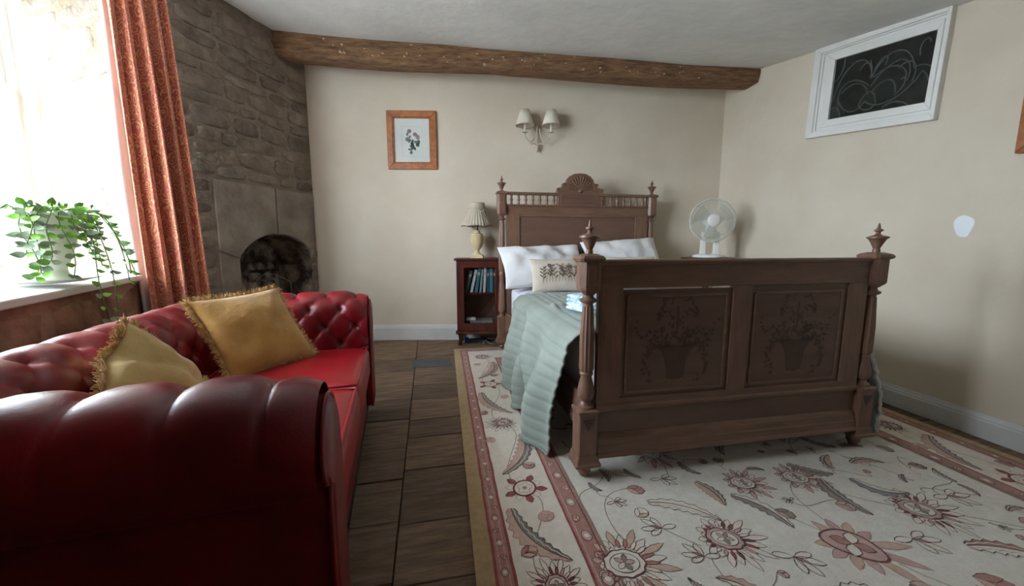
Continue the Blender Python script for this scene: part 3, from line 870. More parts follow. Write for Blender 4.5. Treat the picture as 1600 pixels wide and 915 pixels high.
# headboard
HY = 2.03
hb = build(G().box(-.69, .69, HY - .016, HY + .016, 1.235, 1.315), 'headboard', 'wood', bed, bevel=.003)
along([(HY - .024, 1.308), (HY - .028, 1.316), (HY - .022, 1.324), (HY + .022, 1.324), (HY + .024, 1.308)], -.69, .69, 'lower_rail', 'wood', hb)
along([(HY - .022, 1.408), (HY - .028, 1.416), (HY - .028, 1.424), (HY - .02, 1.432), (HY + .02, 1.432), (HY + .024, 1.408)], -.69, .69, 'top_rail', 'wood', hb)
for x0, x1 in ((-.69, -.585), (.585, .69)):
    build(G().box(x0, x1, HY - .014, HY + .014, .34, 1.24), 'stile', 'woodv', hb, bevel=.002)
build(G().box(-.59, .59, HY - .006, HY + .006, .40, 1.24), 'panel', 'panelwood', hb)
g = G()
for q in ((-.585, .585, 1.215, 1.238), (-.585, -.565, .6, 1.22), (.565, .585, .6, 1.22)):
    g.box(q[0], q[1], HY - .014, HY - .005, q[2], q[3])
build(g, 'panel_moulding', 'wood', hb, bevel=.004)
build(G().box(-.69, .69, HY - .016, HY + .016, .22, .42), 'bottom_rail', 'wood', hb, bevel=.003)
build(G().box(-.212, .212, HY - .026, HY + .02, 1.318, 1.436), 'crest_block', 'wood', hb, bevel=.004)
build(G().box(-.185, .185, HY - .031, HY - .02, 1.335, 1.412), 'crest_tablet', 'panelwood', hb, bevel=.004)
g = G(); g.lathe([(.012, 1.322), (.013, 1.335), (.008, 1.342), (.013, 1.358), (.016, 1.366), (.013, 1.374), (.008, 1.390), (.013, 1.397), (.012, 1.412)], 12)
bo = build(g, 'baluster', 'woodv', smooth=60); BAL = bo.data; bpy.data.objects.remove(bo)
for sg in (-1, 1):
    for k in range(7):
        link('baluster', BAL, hb, (sg * (.245 + k * .066), HY, 0))
half = [(0, 1.612), (.055, 1.606), (.10, 1.585), (.128, 1.555), (.136, 1.525), (.150, 1.524), (.166, 1.518), (.172, 1.505), (.166, 1.49), (.185, 1.484), (.205, 1.478), (.218, 1.463), (.222, 1.445), (.232, 1.436), (.232, 1.428)]
poly = half + [(-x, z) for x, z in reversed(half[1:])]
g = G(); g.rings([[(x, HY + .016, z) for x, z in poly], [(x, HY - .018, z) for x, z in poly], [(x * .97, HY - .024, 1.43 + (z - 1.43) * .97) for x, z in poly]])
crest = build(g, 'crest', 'wood', hb)
for k in range(13):
    a = R(12 + 156 * k / 12); L0, L1 = .022, .115 + .018 * math.sin(a)
    c, s_ = math.cos(a), math.sin(a)
    g = G(); g.hexa([(c * L0 - s_ * q, HY - y_, 1.45 + s_ * L0 + c * q) for q, y_ in ((-.004, .02), (.004, .02), (.003, .032), (-.003, .032))] +
                    [(c * L1 - s_ * q, HY - y_, 1.45 + s_ * L1 + c * q) for q, y_ in ((-.012, .02), (.012, .02), (.006, .034), (-.006, .034))])
    build(g, 'carved_ray', 'wood', crest, bevel=.003)
for sg in (-1, 1):
    for cx_, cz_, r_ in ((.158, 1.505, .014), (.210, 1.458, .017)):
        pts = [(sg * (cx_ + r_ * (1 - .6 * k / 16) * math.cos(k * .7)), HY - .026, cz_ + r_ * (1 - .6 * k / 16) * math.sin(k * .7)) for k in range(17)]
        g = G(); g.tube(pts, .004, 6); build(g, 'scroll', 'wood', crest, smooth=180)
g = G(); g.lathe([(.02, -.004), (.02, .004), (.012, .012), (0.004, .015)], 14)
b_ = build(g, 'boss', 'wood', crest, smooth=60); b_.rotation_euler = (R(90), 0, 0); b_.location = (0, HY - .024, 1.45)
for sg in (-1, 1):
    build(G().box(sg * .69 - .014, sg * .69 + .014, .03, 2.0, .17, .34), 'side_rail', 'wood', bed, bevel=.003)
    build(G().box(sg * .705 - .004, sg * .705 + .006, .05, 1.98, .19, .22), 'rail_moulding', 'wood', bed, bevel=.002)

# mattress, bedding: things of their own that lie on the bed
g = G(); g.rbox(1.34, 1.93, .32, .06, 9)
mt = build(g, 'mattress', 'mattress', smooth=180); mt.location = bedp(0, 1.02, .44); mt.rotation_euler = (0, 0, BEDA)
tag(mt, 'thick mattress under a plain white fitted sheet', 'mattress')
def bedpillow(x, y, z, w, h, t, tilt, roll, yaw, label, m, seed, wr, name='pillow', group=None):
    M = Matrix.Rotation(BEDA + yaw, 3, 'Z') @ Matrix.Rotation(tilt, 3, 'X') @ Matrix.Rotation(roll, 3, 'Z')
    t_ = empty(name, bedp(x, y, z), 0, label, 'pillow' if name == 'pillow' else 'cushion', group, rot=M.to_euler())
    build(pillow_mesh(w, h, t, wr, seed, 28), 'cover', m, t_, smooth=180, fix=False)
    return t_
p1 = bedpillow(-.40, 1.79, .800, .76, .44, .18, R(50), R(2), R(3), 'plump white pillow beside the cabinet with books', 'linen', 2, .034)
p2 = bedpillow(.37, 1.83, .830, .74, .47, .18, R(55), R(4), R(-2), 'plump white pillow on the fan side of the bed', 'linen', 5, .034)
def sprigs(parent, w, h, t, seed):
    g = G(); rng = random.Random(seed)
    def P_(u, v, wr=0):
        a = max(-1, min(1, u)); b = max(-1, min(1, v))
        q = pillow_pt(a, b, w, h, t, 1, .006, parent['seed']); q.z += .0025; return q
    def leaf2(u, v, a, l, wd, mi):
        g.cur = mi; c, s_ = math.cos(a), math.sin(a); l *= 1.45; wd *= 1.35
        pts = [(0, 0), (l * .35, wd), (l * .7, wd * .7), (l, 0), (l * .7, -wd * .7), (l * .35, -wd)]
        g.add([P_(u + (c * p - s_ * q) / (w / 2), v + (s_ * p + c * q) / (h / 2)) for p, q in pts], [tuple(range(6))])
    for k in range(13):
        u0 = -.66 + k * .115; lean = rng.uniform(-.28, .28) + (u0 * -.25); H = rng.uniform(.85, 1.2)
        N = 10; pts = [(u0 + lean * (i / N) ** 1.6 * .6, -.58 + H * i / N) for i in range(N + 1)]
        for a, b in zip(pts, pts[1:]):
            d = Vector(((b[0] - a[0]) * w / 2, (b[1] - a[1]) * h / 2)); n_ = Vector((-d.y, d.x)).normalized() * .0017
            g.cur = 0
            g.add([P_(a[0] + n_.x / (w / 2), a[1] + n_.y / (h / 2)), P_(b[0] + n_.x / (w / 2), b[1] + n_.y / (h / 2)), P_(b[0] - n_.x / (w / 2), b[1] - n_.y / (h / 2)), P_(a[0] - n_.x / (w / 2), a[1] - n_.y / (h / 2))], [(0, 1, 2, 3)])
        kind = k % 4
        if kind == 0:
            for i in range(2, 9): leaf2(*pts[i], R(90) + (.8 if i % 2 else -.8), .03, .005, 0)
        elif kind == 1:
            for i in range(5, 11): leaf2(pts[i][0], pts[i][1], R(90 + (50 if i % 2 else -50)), .016, .006, 1)
        elif kind == 2:
            for i in range(6): leaf2(pts[-1][0], pts[-1][1], i * 1.05, .016, .006, 0)
            leaf2(*pts[3], R(60), .03, .006, 0); leaf2(*pts[4], R(130), .03, .006, 0)
        else:
            for i in range(4, 11): leaf2(pts[i][0], pts[i][1], R(90) + rng.uniform(-1, 1), .02, .007, 1 if i > 7 else 0)
    tag(build(g, 'sprig_print', ['print', 'printpink'], parent, fix=False), kind='stuff')
for x, y, z, w, sd, lab in ((-.335, 1.555, .738, .48, 11, 'cream lumbar cushion with brown meadow flower print beside the cabinet'), (.33, 1.60, .750, .48, 14, 'cream lumbar cushion with flower print on the fan side')):
    c_ = bedpillow(x, y, z, w, .29, .11, R(62), R(0), R(0), lab, 'cushion', sd, .006, 'lumbar_cushion'); c_['seed'] = sd
    sprigs(c_, w, .29, .11, sd)

# quilt
NA, NY = 420, 66
SP = .052
def quilt_pt(k, j):
    a = lerp(-1.30, 1.30, k)
    sg = -1 if a < 0 else 1; s_ = abs(a)
    y = lerp(.055, 1.30, j)
    TOPX = .655; rad = .07; arc = rad * math.pi / 2
    dome = .012 * math.cos(a * 1.2) + .004 * noise.noise(Vector((a * 4, y * 4, 1)))
    if s_ < TOPX - 0: x, z, nx, nz = s_, .612 + dome, 0, 1
    elif s_ < TOPX + arc:
        t_ = (s_ - TOPX) / rad; x = TOPX + rad * math.sin(t_); z = .612 + dome - rad * (1 - math.cos(t_)); nx, nz = math.sin(t_), math.cos(t_)
    else:
        d = s_ - TOPX - arc; x = TOPX + rad; z = .612 + dome - rad - d; nx, nz = 1, 0
    d = max(0, s_ - TOPX)
    f = sstep(0, .5, d)
    if sg < 0:
        rip = .050 + .040 * math.sin((y - .18) / .42 * 2 * math.pi) - .11 * math.exp(-((y - .62 - .30 * (1 - f)) / .035) ** 2) + .035 * math.exp(-((y - .50 - .30 * (1 - f)) / .06) ** 2)
        near = .03 * math.exp(-((y - .2) / .12) ** 2)
        x += f * (rip + .035 + near) + .028 * sstep(0, .1, d)
        zlim = .032
        # the free corner pulls back from the post as it falls
        y += f * .10 * (1 - j) ** 2 - .10 * f * j * .6
        if z < zlim: x += (zlim - z) * .35; z = zlim + .006 * math.sin(y * 30)
        ymid = 0
    else:
        rip = .06 + .035 * math.sin(y / .40 * 2 * math.pi + 1.0)
        x += f * (rip + .05) + .028 * sstep(0, .1, d)
        if z < .032: x += (.032 - z) * .3; z = .032
    # fold over the edge on the bed top: a soft ridge
    if s_ < TOPX and sg < 0:
        z += .022 * math.exp(-((y - (.66 + .25 * (TOPX - s_))) / .05) ** 2) * sstep(.05, .5, s_)
    h = .009 * abs(math.sin(math.pi * a / SP)) ** .45
    return (sg * (x + nx * h), y, z + nz * h)
g = G(); g.grid(quilt_pt, NA, NY)
q_ = build(g, 'quilt', 'quilt', smooth=180, fix=False); q_.location = (BO.x, BO.y, 0); q_.rotation_euler = (0, 0, BEDA)
sd = q_.modifiers.new('thick', 'SOLIDIFY'); sd.thickness = .008; sd.offset = -1
tag(q_, 'sage green channel stitched quilt draped over the bed to the floor', 'quilt')
g = G()
edge = [Vector(quilt_pt(1 - .24 * t, 0)) + Vector((.004, -.006, .0)) for t in [i / 40 for i in range(41)]]
rng = random.Random(2)
g.tube([p + Vector((rng.uniform(-.004, .004), rng.uniform(-.004, .004), 0)) for p in edge], .009, 6); build(g, 'lace_edge', 'lace', q_, smooth=180)
g = G()
for k in range(4):
    g.rbox(.30 - .01 * k, .22, .022, .010, 4, (0, .004 * k, .011 + .020 * k))
tw = build(g, 'folded_cloth', 'bluecloth', smooth=180); tw.location = bedp(-.44, .48, .640); tw.rotation_euler = (0, 0, BEDA + R(20))
tag(tw, 'pale blue and white folded cloth lying on the sage quilt', 'cloth')

# ================================================================== BEDSIDE CABINET, LAMP, BOOKS
CW, CD, CH = .44, .235, .85
cab = empty('bedside_cabinet', (-.318, 3.785, 0), R(3), 'dark mahogany bedside cabinet with a glass door and books', 'cabinet')
body = build(G().box(-CW/2, -CW/2 + .018, -CD/2, CD/2, .12, CH - .02).box(CW/2 - .018, CW/2, -CD/2, CD/2, .12, CH - .02).box(-CW/2, CW/2, CD/2 - .01, CD/2, .12, CH - .02).box(-CW/2, CW/2, -CD/2, CD/2, .12, .215), 'body', 'mahog', cab)
build(G().box(-CW/2 - .02, CW/2 + .02, -CD/2 - .02, CD/2 + .005, CH - .022, CH), 'top', 'mahog', cab, bevel=.005)
build(G().box(-CW/2 + .018, CW/2 - .018, -CD/2 + .03, CD/2 - .01, .50, .515), 'shelf', 'mahog', cab)
g = G(); x0, x1, z0, z1, yy = -CW/2 + .002, CW/2 - .002, .15, CH - .024, -CD/2
for q in ((x0, x0 + .068, z0, z1), (x1 - .068, x1, z0, z1), (x0 + .06, x1 - .06, z0, z0 + .07), (x0 + .06, x1 - .06, z1 - .065, z1)):
    g.box(q[0], q[1], yy - .018, yy - .001, q[2], q[3])
dr = build(g, 'door', 'mahog', cab, bevel=.003)
build(G().box(x0 + .06, x1 - .06, yy - .010, yy - .007, z0 + .06, z1 - .06), 'pane', 'cabglass', dr)
kb = build(G().lathe([(.004, 0), (.009, .008), (.006, .014), (.002, .016)], 10), 'knob', 'brass', dr, smooth=60)
kb.location = (x1 - .03, yy - .018, .5); kb.rotation_euler = (R(90), 0, 0)
along([(yy - .03, .12), (yy - .035, .13), (yy - .03, .14), (yy - .01, .15), (yy + .012, .15), (yy + .012, .12)], -CW/2 - .012, CW/2 + .012, 'base_moulding', 'mahog', cab)
for sx in (-1, 1):
    for sy in (-1, 1):
        x, y = sx * (CW/2 - .028), sy * (CD/2 - .03)
        g = G(); g.rings([[(x + a * r_ + ox * sx, y + b * r_ + ox * sy * .4, z) for a, b in ((-1, -1), (1, -1), (1, 1), (-1, 1))] for z, r_, ox in ((0, .018, .004), (.015, .020, .006), (.04, .014, .0), (.08, .017, .0), (.125, .027, 0))])
        build(g, 'leg', 'mahog', cab, smooth=50)
def cabp(x, y, z):
    a = R(3); c, s_ = math.cos(a), math.sin(a)
    return Vector((-.318 + c * x - s_ * y, 3.785 + s_ * x + c * y, z))
bk = [(.030, .215, '#2f5550', -14, 'dark green hardback leaning at the end of the row'), (.026, .225, '#d7dbd8', -13, 'white paperback leaning on a blue book'), (.030, .235, '#3f7d86', -9, 'teal paperback in the middle of the row'),
      (.020, .230, '#9aa7b0', -6, 'pale grey thin paperback beside a white book'), (.024, .24, '#dfe2e2', -3, 'white paperback with blue print standing upright'), (.026, .225, '#31596b', 0, 'dark blue paperback standing upright'),
      (.030, .235, '#4c8fa3', 0, 'bright blue thick paperback standing upright'), (.032, .228, '#4a3a34', 0, 'brown hardback against the cabinet side')]
bx = -.145
for i, (w, h, colr, tilt, lab) in enumerate(bk):
    cm = mat('book_cover', colr, colr, 5, .5)
    t_ = empty('book', cabp(bx + w / 2, -.005, .5158 + w / 2 * abs(math.sin(R(tilt)))), 0, lab, 'book', 'books on the cabinet shelf', rot=(0, R(tilt * -1), R(3)))
    build(G().box(-w/2, w/2, -.075, -.071, 0, h), 'spine', cm, t_, bevel=.001)
    build(G().box(-w/2, -w/2 + .003, -.075, .07, 0, h).box(w/2 - .003, w/2, -.075, .07, 0, h), 'cover', cm, t_)
    build(G().box(-w/2 + .003, w/2 - .003, -.071, .066, .003, h - .003), 'pages', 'paper', t_)
    build(G().box(-w/2 + .005, w/2 - .005, -.0765, -.0745, h * .72, h * .84), 'title_band', 'paperline', t_)
    bx += w + (.012 if tilt else .002) + (abs(math.sin(R(tilt))) * .03)
def small(name, g, m, loc, rz, lab, cat, grp=None, bevel=.003):
    o = build(g, name, m, bevel=bevel); o.location = loc; o.rotation_euler = (0, 0, rz); return tag(o, lab, cat, grp)
g = G(); g.box(-.12, .10, -.08, .07, 0, .012).box(-.118, .098, -.078, .068, .0122, .022)
small('magazine', g, mat('magazine_cover', '#6b6d70', '#9a9da0', 14, .4), cabp(.02, 0, .2155), R(4), 'grey magazines lying flat in the bottom of the cabinet', 'magazine')
g = G(); g.rbox(.09, .05, .03, .008, 4, (0, 0, .015))
small('tissue_packet', g, 'linen', cabp(-.09, -.05, .2380), R(10), 'small white packet on top of the magazines', 'packet', bevel=None)
g = G(); g.rbox(.20, .05, .035, .008, 4, (0, 0, .0175))
small('power_strip', g, 'black', cabp(-.03, .01, .0015), R(5), 'black power strip on the floor under the cabinet', 'power strip', bevel=None)
g = G(); g.rbox(.05, .05, .05, .008, 4, (0, 0, .025))
small('plug_adapter', g, 'blue', cabp(-.14, .0, .0015), R(15), 'blue plug adapter under the cabinet', 'plug', bevel=None)
g = G(); g.tube([cabp(-.02 + .15 * t + .03 * math.sin(t * 9), -.05 + .05 * math.sin(t * 14), .006 + .012 * abs(math.sin(t * 8))) for t in [i / 40 for i in range(41)]], .003, 6)
tag(build(g, 'cable', 'wirewhite', smooth=180), 'grey cable tangled beside the power strip', 'cable')

lamp = empty('table_lamp', cabp(-.022, -.02, CH), 0, 'cream urn table lamp with a pleated taupe shade', 'lamp')
build(G().box(-.062, .062, -.062, .062, 0, .022).box(-.052, .052, -.052, .052, .022, .034), 'plinth', 'urn', lamp, bevel=.003)
g = G(); g.lathe([(.046, .034), (.034, .045), (.022, .058), (.019, .07), (.026, .082), (.045, .105), (.060, .140), (.066, .180), (.068, .198), (.072, .203), (.072, .210), (.062, .216), (.058, .222), (.058, .230), (.034, .238), (.028, .262), (.022, .266)], 28)
build(g, 'urn', 'urn', lamp, smooth=50)
build(G().lathe([(.010, .264), (.013, .272), (.013, .295), (.017, .298), (.017, .335), (.012, .338)], 16), 'bulb_holder', 'brass', lamp, smooth=50)
def plt(a, r, z): return 1 + (.035 * math.cos(30 * a) + .012 * math.cos(12 * a + 1)) * sstep(.50, .44, z)
def scal(k): return .31
g = G(); NS = 120; rs = []
for z, r_ in ((.300, .148), (.304, .150), (.33, .138), (.38, .115), (.43, .094), (.468, .080), (.472, .083), (.500, .079), (.525, .076)):
    rs.append([(r_ * plt(2 * math.pi * j / NS, r_, z) * math.cos(2 * math.pi * j / NS), r_ * plt(2 * math.pi * j / NS, r_, z) * math.sin(2 * math.pi * j / NS), z - (.008 * abs(math.sin(3 * 2 * math.pi * j / NS)) if z < .31 else 0) * -1) for j in range(NS)])
g.rings(rs, cap=False)
sh = build(g, 'lamp_shade', 'pleat', lamp, smooth=180, fix=False)
m_ = sh.modifiers.new('thick', 'SOLIDIFY'); m_.thickness = .002
g = G(); g.tube([(.084 * math.cos(a), .084 * math.sin(a), .470 + .004 * math.sin(2 * a)) for a in [2 * math.pi * k / 40 for k in range(40)]], .004, 6, True); build(g, 'ribbon', 'pleat', sh, smooth=180)
g = G(); g.tube([(.02 + .06 * t, -.086 + .01 * t, .47 - .03 * math.sin(t * 2.8)) for t in [i / 10 for i in range(11)]], .004, 6); build(g, 'ribbon_tail', 'pleat', sh, smooth=180)
g = G()
for k in range(3):
    a = k * 2.094; g.tube([(.015 * math.cos(a), .015 * math.sin(a), .335), (.08 * math.cos(a), .08 * math.sin(a), .47)], .0015, 5)
build(g, 'shade_spider', 'brass', lamp)

# ================================================================== ROUND TABLE AND FAN
TX, TY, TZ = 1.775, 3.50, .85
tb = empty('side_table', (TX, TY, .0165), 0, 'round dark wood side table with a desk fan on it', 'table')
build(G().lathe([(.205, TZ - .022), (.222, TZ - .016), (.224, TZ - .006), (.216, TZ)], 40), 'table_top', 'mahog', tb, smooth=40)
build(G().lathe([(.05, .20), (.045, .24), (.028, .30), (.022, .45), (.032, .55), (.022, .62), (.026, .75), (.06, .80), (.09, TZ - .022)], 20), 'pedestal', 'mahog', tb, smooth=50)
for k in range(3):
    a = R(90 + 120 * k); c, s_ = math.cos(a), math.sin(a)
    g = G(); g.tube([(c * r_, s_ * r_, z) for r_, z in ((.02, .25), (.07, .24), (.12, .16), (.16, .06), (.20, .022))], lambda t: .022 - .008 * t, 8); build(g, 'leg', 'mahog', tb, smooth=180)
fan = empty('desk_fan', (TX, TY - .02, TZ + .0168), R(-12), 'white desk fan with a round wire cage', 'fan')
build(G().lathe([(.132, 0), (.136, .006), (.132, .016), (.105, .026), (.04, .032)], 40), 'base', 'plastic', fan, smooth=60)
for sx in (-.055, .055):
    g = G(); g.rings([[(sx + a * r_, b * r_ * .8, z) for a, b in ((-1, -1), (1, -1), (1, 1), (-1, 1))] for z, r_ in ((.02, .026), (.07, .023), (.15, .021), (.20, .022))]); build(g, 'stand_leg', 'plastic', fan, bevel=.006)
g = G(); g.lathe([(.02, -.02), (.055, -.012), (.062, .02), (.058, .08), (.03, .12)], 24); mo = build(g, 'motor_housing', 'plastic', fan, smooth=60)
mo.location = (0, .02, .325); mo.rotation_euler = (R(-90), 0, 0)
build(G().box(-.075, .075, -.02, .02, .185, .225).box(-.03, .03, -.01, .05, .20, .30), 'neck', 'plastic', fan, bevel=.008)
cage = build(G().tube([(.185 * math.cos(a), -.045, .325 + .185 * math.sin(a)) for a in [2 * math.pi * k / 48 for k in range(48)]], .006, 6, True), 'cage', 'wire', fan, smooth=180)
g = G()
for k in range(60):
    a = 2 * math.pi * k / 60; c, s_ = math.cos(a), math.sin(a)
    g.tube([(c * r_, y_, .325 + s_ * r_) for r_, y_ in ((.05, -.098), (.10, -.096), (.16, -.078), (.185, -.045))], .0012, 4)
    g.tube([(c * r_, y_, .325 + s_ * r_) for r_, y_ in ((.05, .03), (.12, .02), (.17, -.01), (.185, -.045))], .0012, 4)
for r_, y_ in ((.09, -.097), (.13, -.09), (.165, -.074)):
    g.tube([(r_ * math.cos(a), y_, .325 + r_ * math.sin(a)) for a in [2 * math.pi * k / 40 for k in range(40)]], .0014, 4, True)
tag(build(g, 'cage_wire', 'wire', cage), kind='stuff')
hubc = build(G().lathe([(.054, -.006), (.056, .0), (.052, .008), (.03, .013), (.004, .015)], 28), 'hub_cap', 'plastic', fan, smooth=60)
hubc.location = (0, -.096, .325); hubc.rotation_euler = (R(90), 0, 0)
for k in range(3):
    a0 = k * 2.094 + .4
    def bl(u, v):
        r_ = lerp(.035, .160, u); a = a0 + (v - .5) * lerp(.9, 1.15, u) + u * .25
        return (r_ * math.cos(a), -.045 + (v - .5) * .05, .325 + r_ * math.sin(a))
    g = G(); g.grid(bl, 8, 8); o = build(g, 'blade', 'blade', fan, smooth=180, fix=False)
    o.modifiers.new('thick', 'SOLIDIFY').thickness = .002

# ================================================================== ON THE WALLS
def wallthing(name, W, N_, t, z, d, label, cat, group=None):
    p = W(t, d, z)
    ang = math.atan2(N_.x, -N_.y)          # local -y looks into the room
    return empty(name, p, ang, label, cat, group)
pf = wallthing('picture_frame', BW, BN, -.07, 1.98, .002, 'pine framed botanical rose print hung beside the wall light', 'picture')
PWI, PHI, FWD = .475, .545, .058
def frame_parts(parent, w, h, fw, m):
    out = []
    for k in range(4):
        hw, hh = w / 2, h / 2
        if k in (0, 2):
            s_ = -1 if k == 0 else 1
            o_ = [(-hw, s_ * hh), (hw, s_ * hh), (hw - fw, s_ * (hh - fw)), (-hw + fw, s_ * (hh - fw))]
        else:
            s_ = -1 if k == 1 else 1
            o_ = [(s_ * hw, -hh), (s_ * hw, hh), (s_ * (hw - fw), hh - fw), (s_ * (hw - fw), -hh + fw)]
        g = G(); g.rings([[(x, 0, z) for x, z in o_], [(x, -.024, z) for x, z in o_]])
        out.append(build(g, 'frame_rail', m, parent, bevel=.004))
    for o_ in out: pass
    g = G(); iw, ih = w / 2 - fw, h / 2 - fw
    for q in ((-iw, iw, -ih, -ih + .012), (-iw, iw, ih - .012, ih), (-iw, -iw + .012, -ih, ih), (iw - .012, iw, -ih, ih)):
        g.box(q[0], q[1], -.018, -.004, q[2], q[3])
    build(g, 'slip', m, parent, bevel=.003)
frame_parts(pf, PWI, PHI, FWD, 'pine')
mo_ = build(G().box(-PWI/2 + .05, PWI/2 - .05, -.008, -.003, -PHI/2 + .05, PHI/2 - .05), 'mount', 'paper', pf)
g = G()
for q in ((-.098, .098, -.150, -.1485), (-.098, .098, .1285, .130), (-.098, -.0965, -.15, .13), (.0965, .098, -.15, .13)):
    g.box(q[0], q[1], -.0086, -.008, q[2], q[3])
build(g, 'border_line', 'paperline', mo_)
g = G(); rng = random.Random(6); Y = -.0088
def lf2(px, pz, ang, l, w, mi):
    c, s_ = math.cos(ang), math.sin(ang); g.cur = mi
    g.add([(px + c * u - s_ * v, Y - .0001 * mi, pz + s_ * u + c * v) for u, v in ((0, 0), (l * .3, w), (l * .7, w * .8), (l, 0), (l * .7, -w * .8), (l * .3, -w))], [tuple(range(6))])
for k in range(20):
    t_ = k / 19; lf2(-.02 + .03 * math.sin(t_ * 4), -.10 + .14 * t_, rng.uniform(0, 6.28), .035, .011, 0)
for k in range(12): lf2(.03 + rng.uniform(-.03, .03), -.03 + rng.uniform(-.04, .04), rng.uniform(0, 6.28), .035, .011, 0)
for cx_, cz_ in ((.03, .055), (-.045, .01), (-.025, .085), (.055, .03)):
    for k in range(9): lf2(cx_, cz_, k * .7, .024, .010, 1)
tag(build(g, 'rose_print', ['pgreen', 'ppink'], mo_, fix=False), kind='stuff')
build(G().box(-PWI/2 + .05, PWI/2 - .05, -.0125, -.0115, -PHI/2 + .05, PHI/2 - .05), 'glazing', 'glass', pf)

rf = wallthing('picture_frame', RW, RN, 2.36, 1.60, .002, 'brown wooden picture frame hung right of the leaded window', 'picture')
frame_parts(rf, .54, .36, .05, 'pine')
build(G().box(-.22, .22, -.008, -.003, -.13, .13), 'mount', 'paper', rf)

sc = wallthing('wall_sconce', BW, BN, 1.145, 1.905, .002, 'cream twin arm wall light with two ivory shades', 'wall light')
wp = build(G().lathe([(.012, 0), (.040, .004), (.034, .012), (.015, .02)], 24), 'wall_plate', 'sconce', sc, smooth=50)
wp.rotation_euler = (R(90), 0, 0); wp.location = (0, 0, .20)
g = G(); g.tube([(0, -.03, z) for z in (.02, .08, .16, .22)], lambda t: .006, 8); g.tube([(0, -.0, .19), (0, -.03, .19)], .008, 8); build(g, 'stem', 'sconce', sc, smooth=50)
tf = build(G().lathe([(.002, -.035), (.008, -.025), (.016, -.005), (.02, .012), (.012, .022), (.016, .03), (.006, .04)], 12), 'tassel_finial', 'sconce', sc, smooth=60)
tf.location = (0, -.03, 0)
for sg in (-1, 1):
    cxs = sg * .125; yo = -.10
    g = G(); g.tube([(sg * .02, -.03, .19), (sg * .026, -.045, .13), (sg * .035, -.06, .085), (sg * .06, -.075, .055), (sg * .09, -.085, .06), (sg * .115, -.095, .09), (cxs, yo, .13)], .0055, 8)
    arm = build(g, 'arm', 'sconce', sc, smooth=180)
    g = G(); g.tube([(0, -.03, .03), (sg * .03, -.045, .045), (sg * .06, -.06, .035), (sg * .08, -.07, .05)], .004, 6); build(g, 'scroll', 'sconce', arm, smooth=180)
    build(G().lathe([(.008, .125), (.028, .134), (.028, .138), (.012, .142)], 20, cxs, yo), 'drip_pan', 'sconce', arm, smooth=50)
    build(G().lathe([(.011, .14), (.011, .215)], 14, cxs, yo), 'candle_tube', 'shade', arm, smooth=50)
    g = G(); g.lathe([(.088, .195), (.046, .335)], 32, cxs, yo, cap=False); s_ = build(g, 'shade', 'shade', sc, smooth=180, fix=False)
    s_.modifiers.new('thick', 'SOLIDIFY').thickness = .002
    for r_, z_ in ((.088, .195), (.046, .335)):
        g = G(); g.tube([(cxs + r_ * math.cos(a), yo + r_ * math.sin(a), z_) for a in [2 * math.pi * k / 32 for k in range(32)]], .002, 5, True)
        build(g, 'shade_rim', 'sconce', s_, smooth=180)
    g = G(); g.tube([(cxs, yo, .21), (cxs, yo, .30)], .004, 6); g.tube([(cxs - .055, yo, .30), (cxs + .055, yo, .30)], .002, 5); build(g, 'shade_clip', 'brass', arm)

# cord lying in the fireplace
g = G(); g.tube([SW(.66 - .42 * t, -.10 - .05 * math.sin(t * 3), .62 + .10 * math.sin(t * 3.1)) for t in [i / 24 for i in range(25)]] + [SW(.22, -.12, .01)], .0022, 6)
tag(build(g, 'wire_loop', 'wirewhite', smooth=180), 'thin wire looped in front of the fireplace recess', 'wire')

# ================================================================== CURTAIN
cur = empty('curtain', (-2.12, 2.38, 0), 0, 'red and gold damask curtain with white lining beside the window', 'curtain')
def cur_pt(u, v, off=0):
    z = lerp(2.62, .03, v)
    L = Vector((lerp(-2.190, -2.145, v), 2.25)); Rr = Vector((lerp(-2.085, -1.955, v), 2.50))
    e = (Rr - L); n_ = Vector((e.y, -e.x)).normalized()
    ph = u * 4.3 * 2 * math.pi + .7 * math.sin(v * 2.5 + u * 5)
    amp = lerp(.034, .050, v) * (.75 + .5 * noise.noise(Vector((u * 4, v * 1.2, 2))))
    amp *= 1 + .7 * math.exp(-((u - .58) / .10) ** 2)
    p = L + e * (u + .018 * math.sin(ph * 2 + 1)) + n_ * (amp * math.sin(ph) + off)
    return (p.x + 2.12, p.y - 2.38, z)
g = G(); NU, NV = 150, 90
g.grid(cur_pt, NU, NV)
uv = [((i / NU) * 1.25, (j / NV) * 2.6) for i in range(NU + 1) for j in range(NV + 1)]
o = build(g, 'drape', 'damask', cur, smooth=180, uv=uv, fix=False); o.modifiers.new('thick', 'SOLIDIFY').thickness = .002
def lin_pt(u, v):
    x, y, z = cur_pt(u * .3, v, -.02)
    k = (1 - u)
    return (x - .030 * k - .010, y - .020 * k + .01 + .012 * math.sin(v * 9) * k, z + .01)
g = G(); g.grid(lin_pt, 16, 40); o = build(g, 'lining', 'linen', cur, smooth=180, fix=False); o.modifiers.new('thick', 'SOLIDIFY').thickness = .002
g = G(); g.tube([(-.02 + .30 * t - .18, -.55 + t * .95, 2.655) for t in (0, .25, .5, .75, 1)], .014, 10)
pole = build(g, 'curtain_pole', 'brass', smooth=180); pole.location = cur.location
tag(pole, 'brass pole that carries the damask curtain', 'curtain pole')

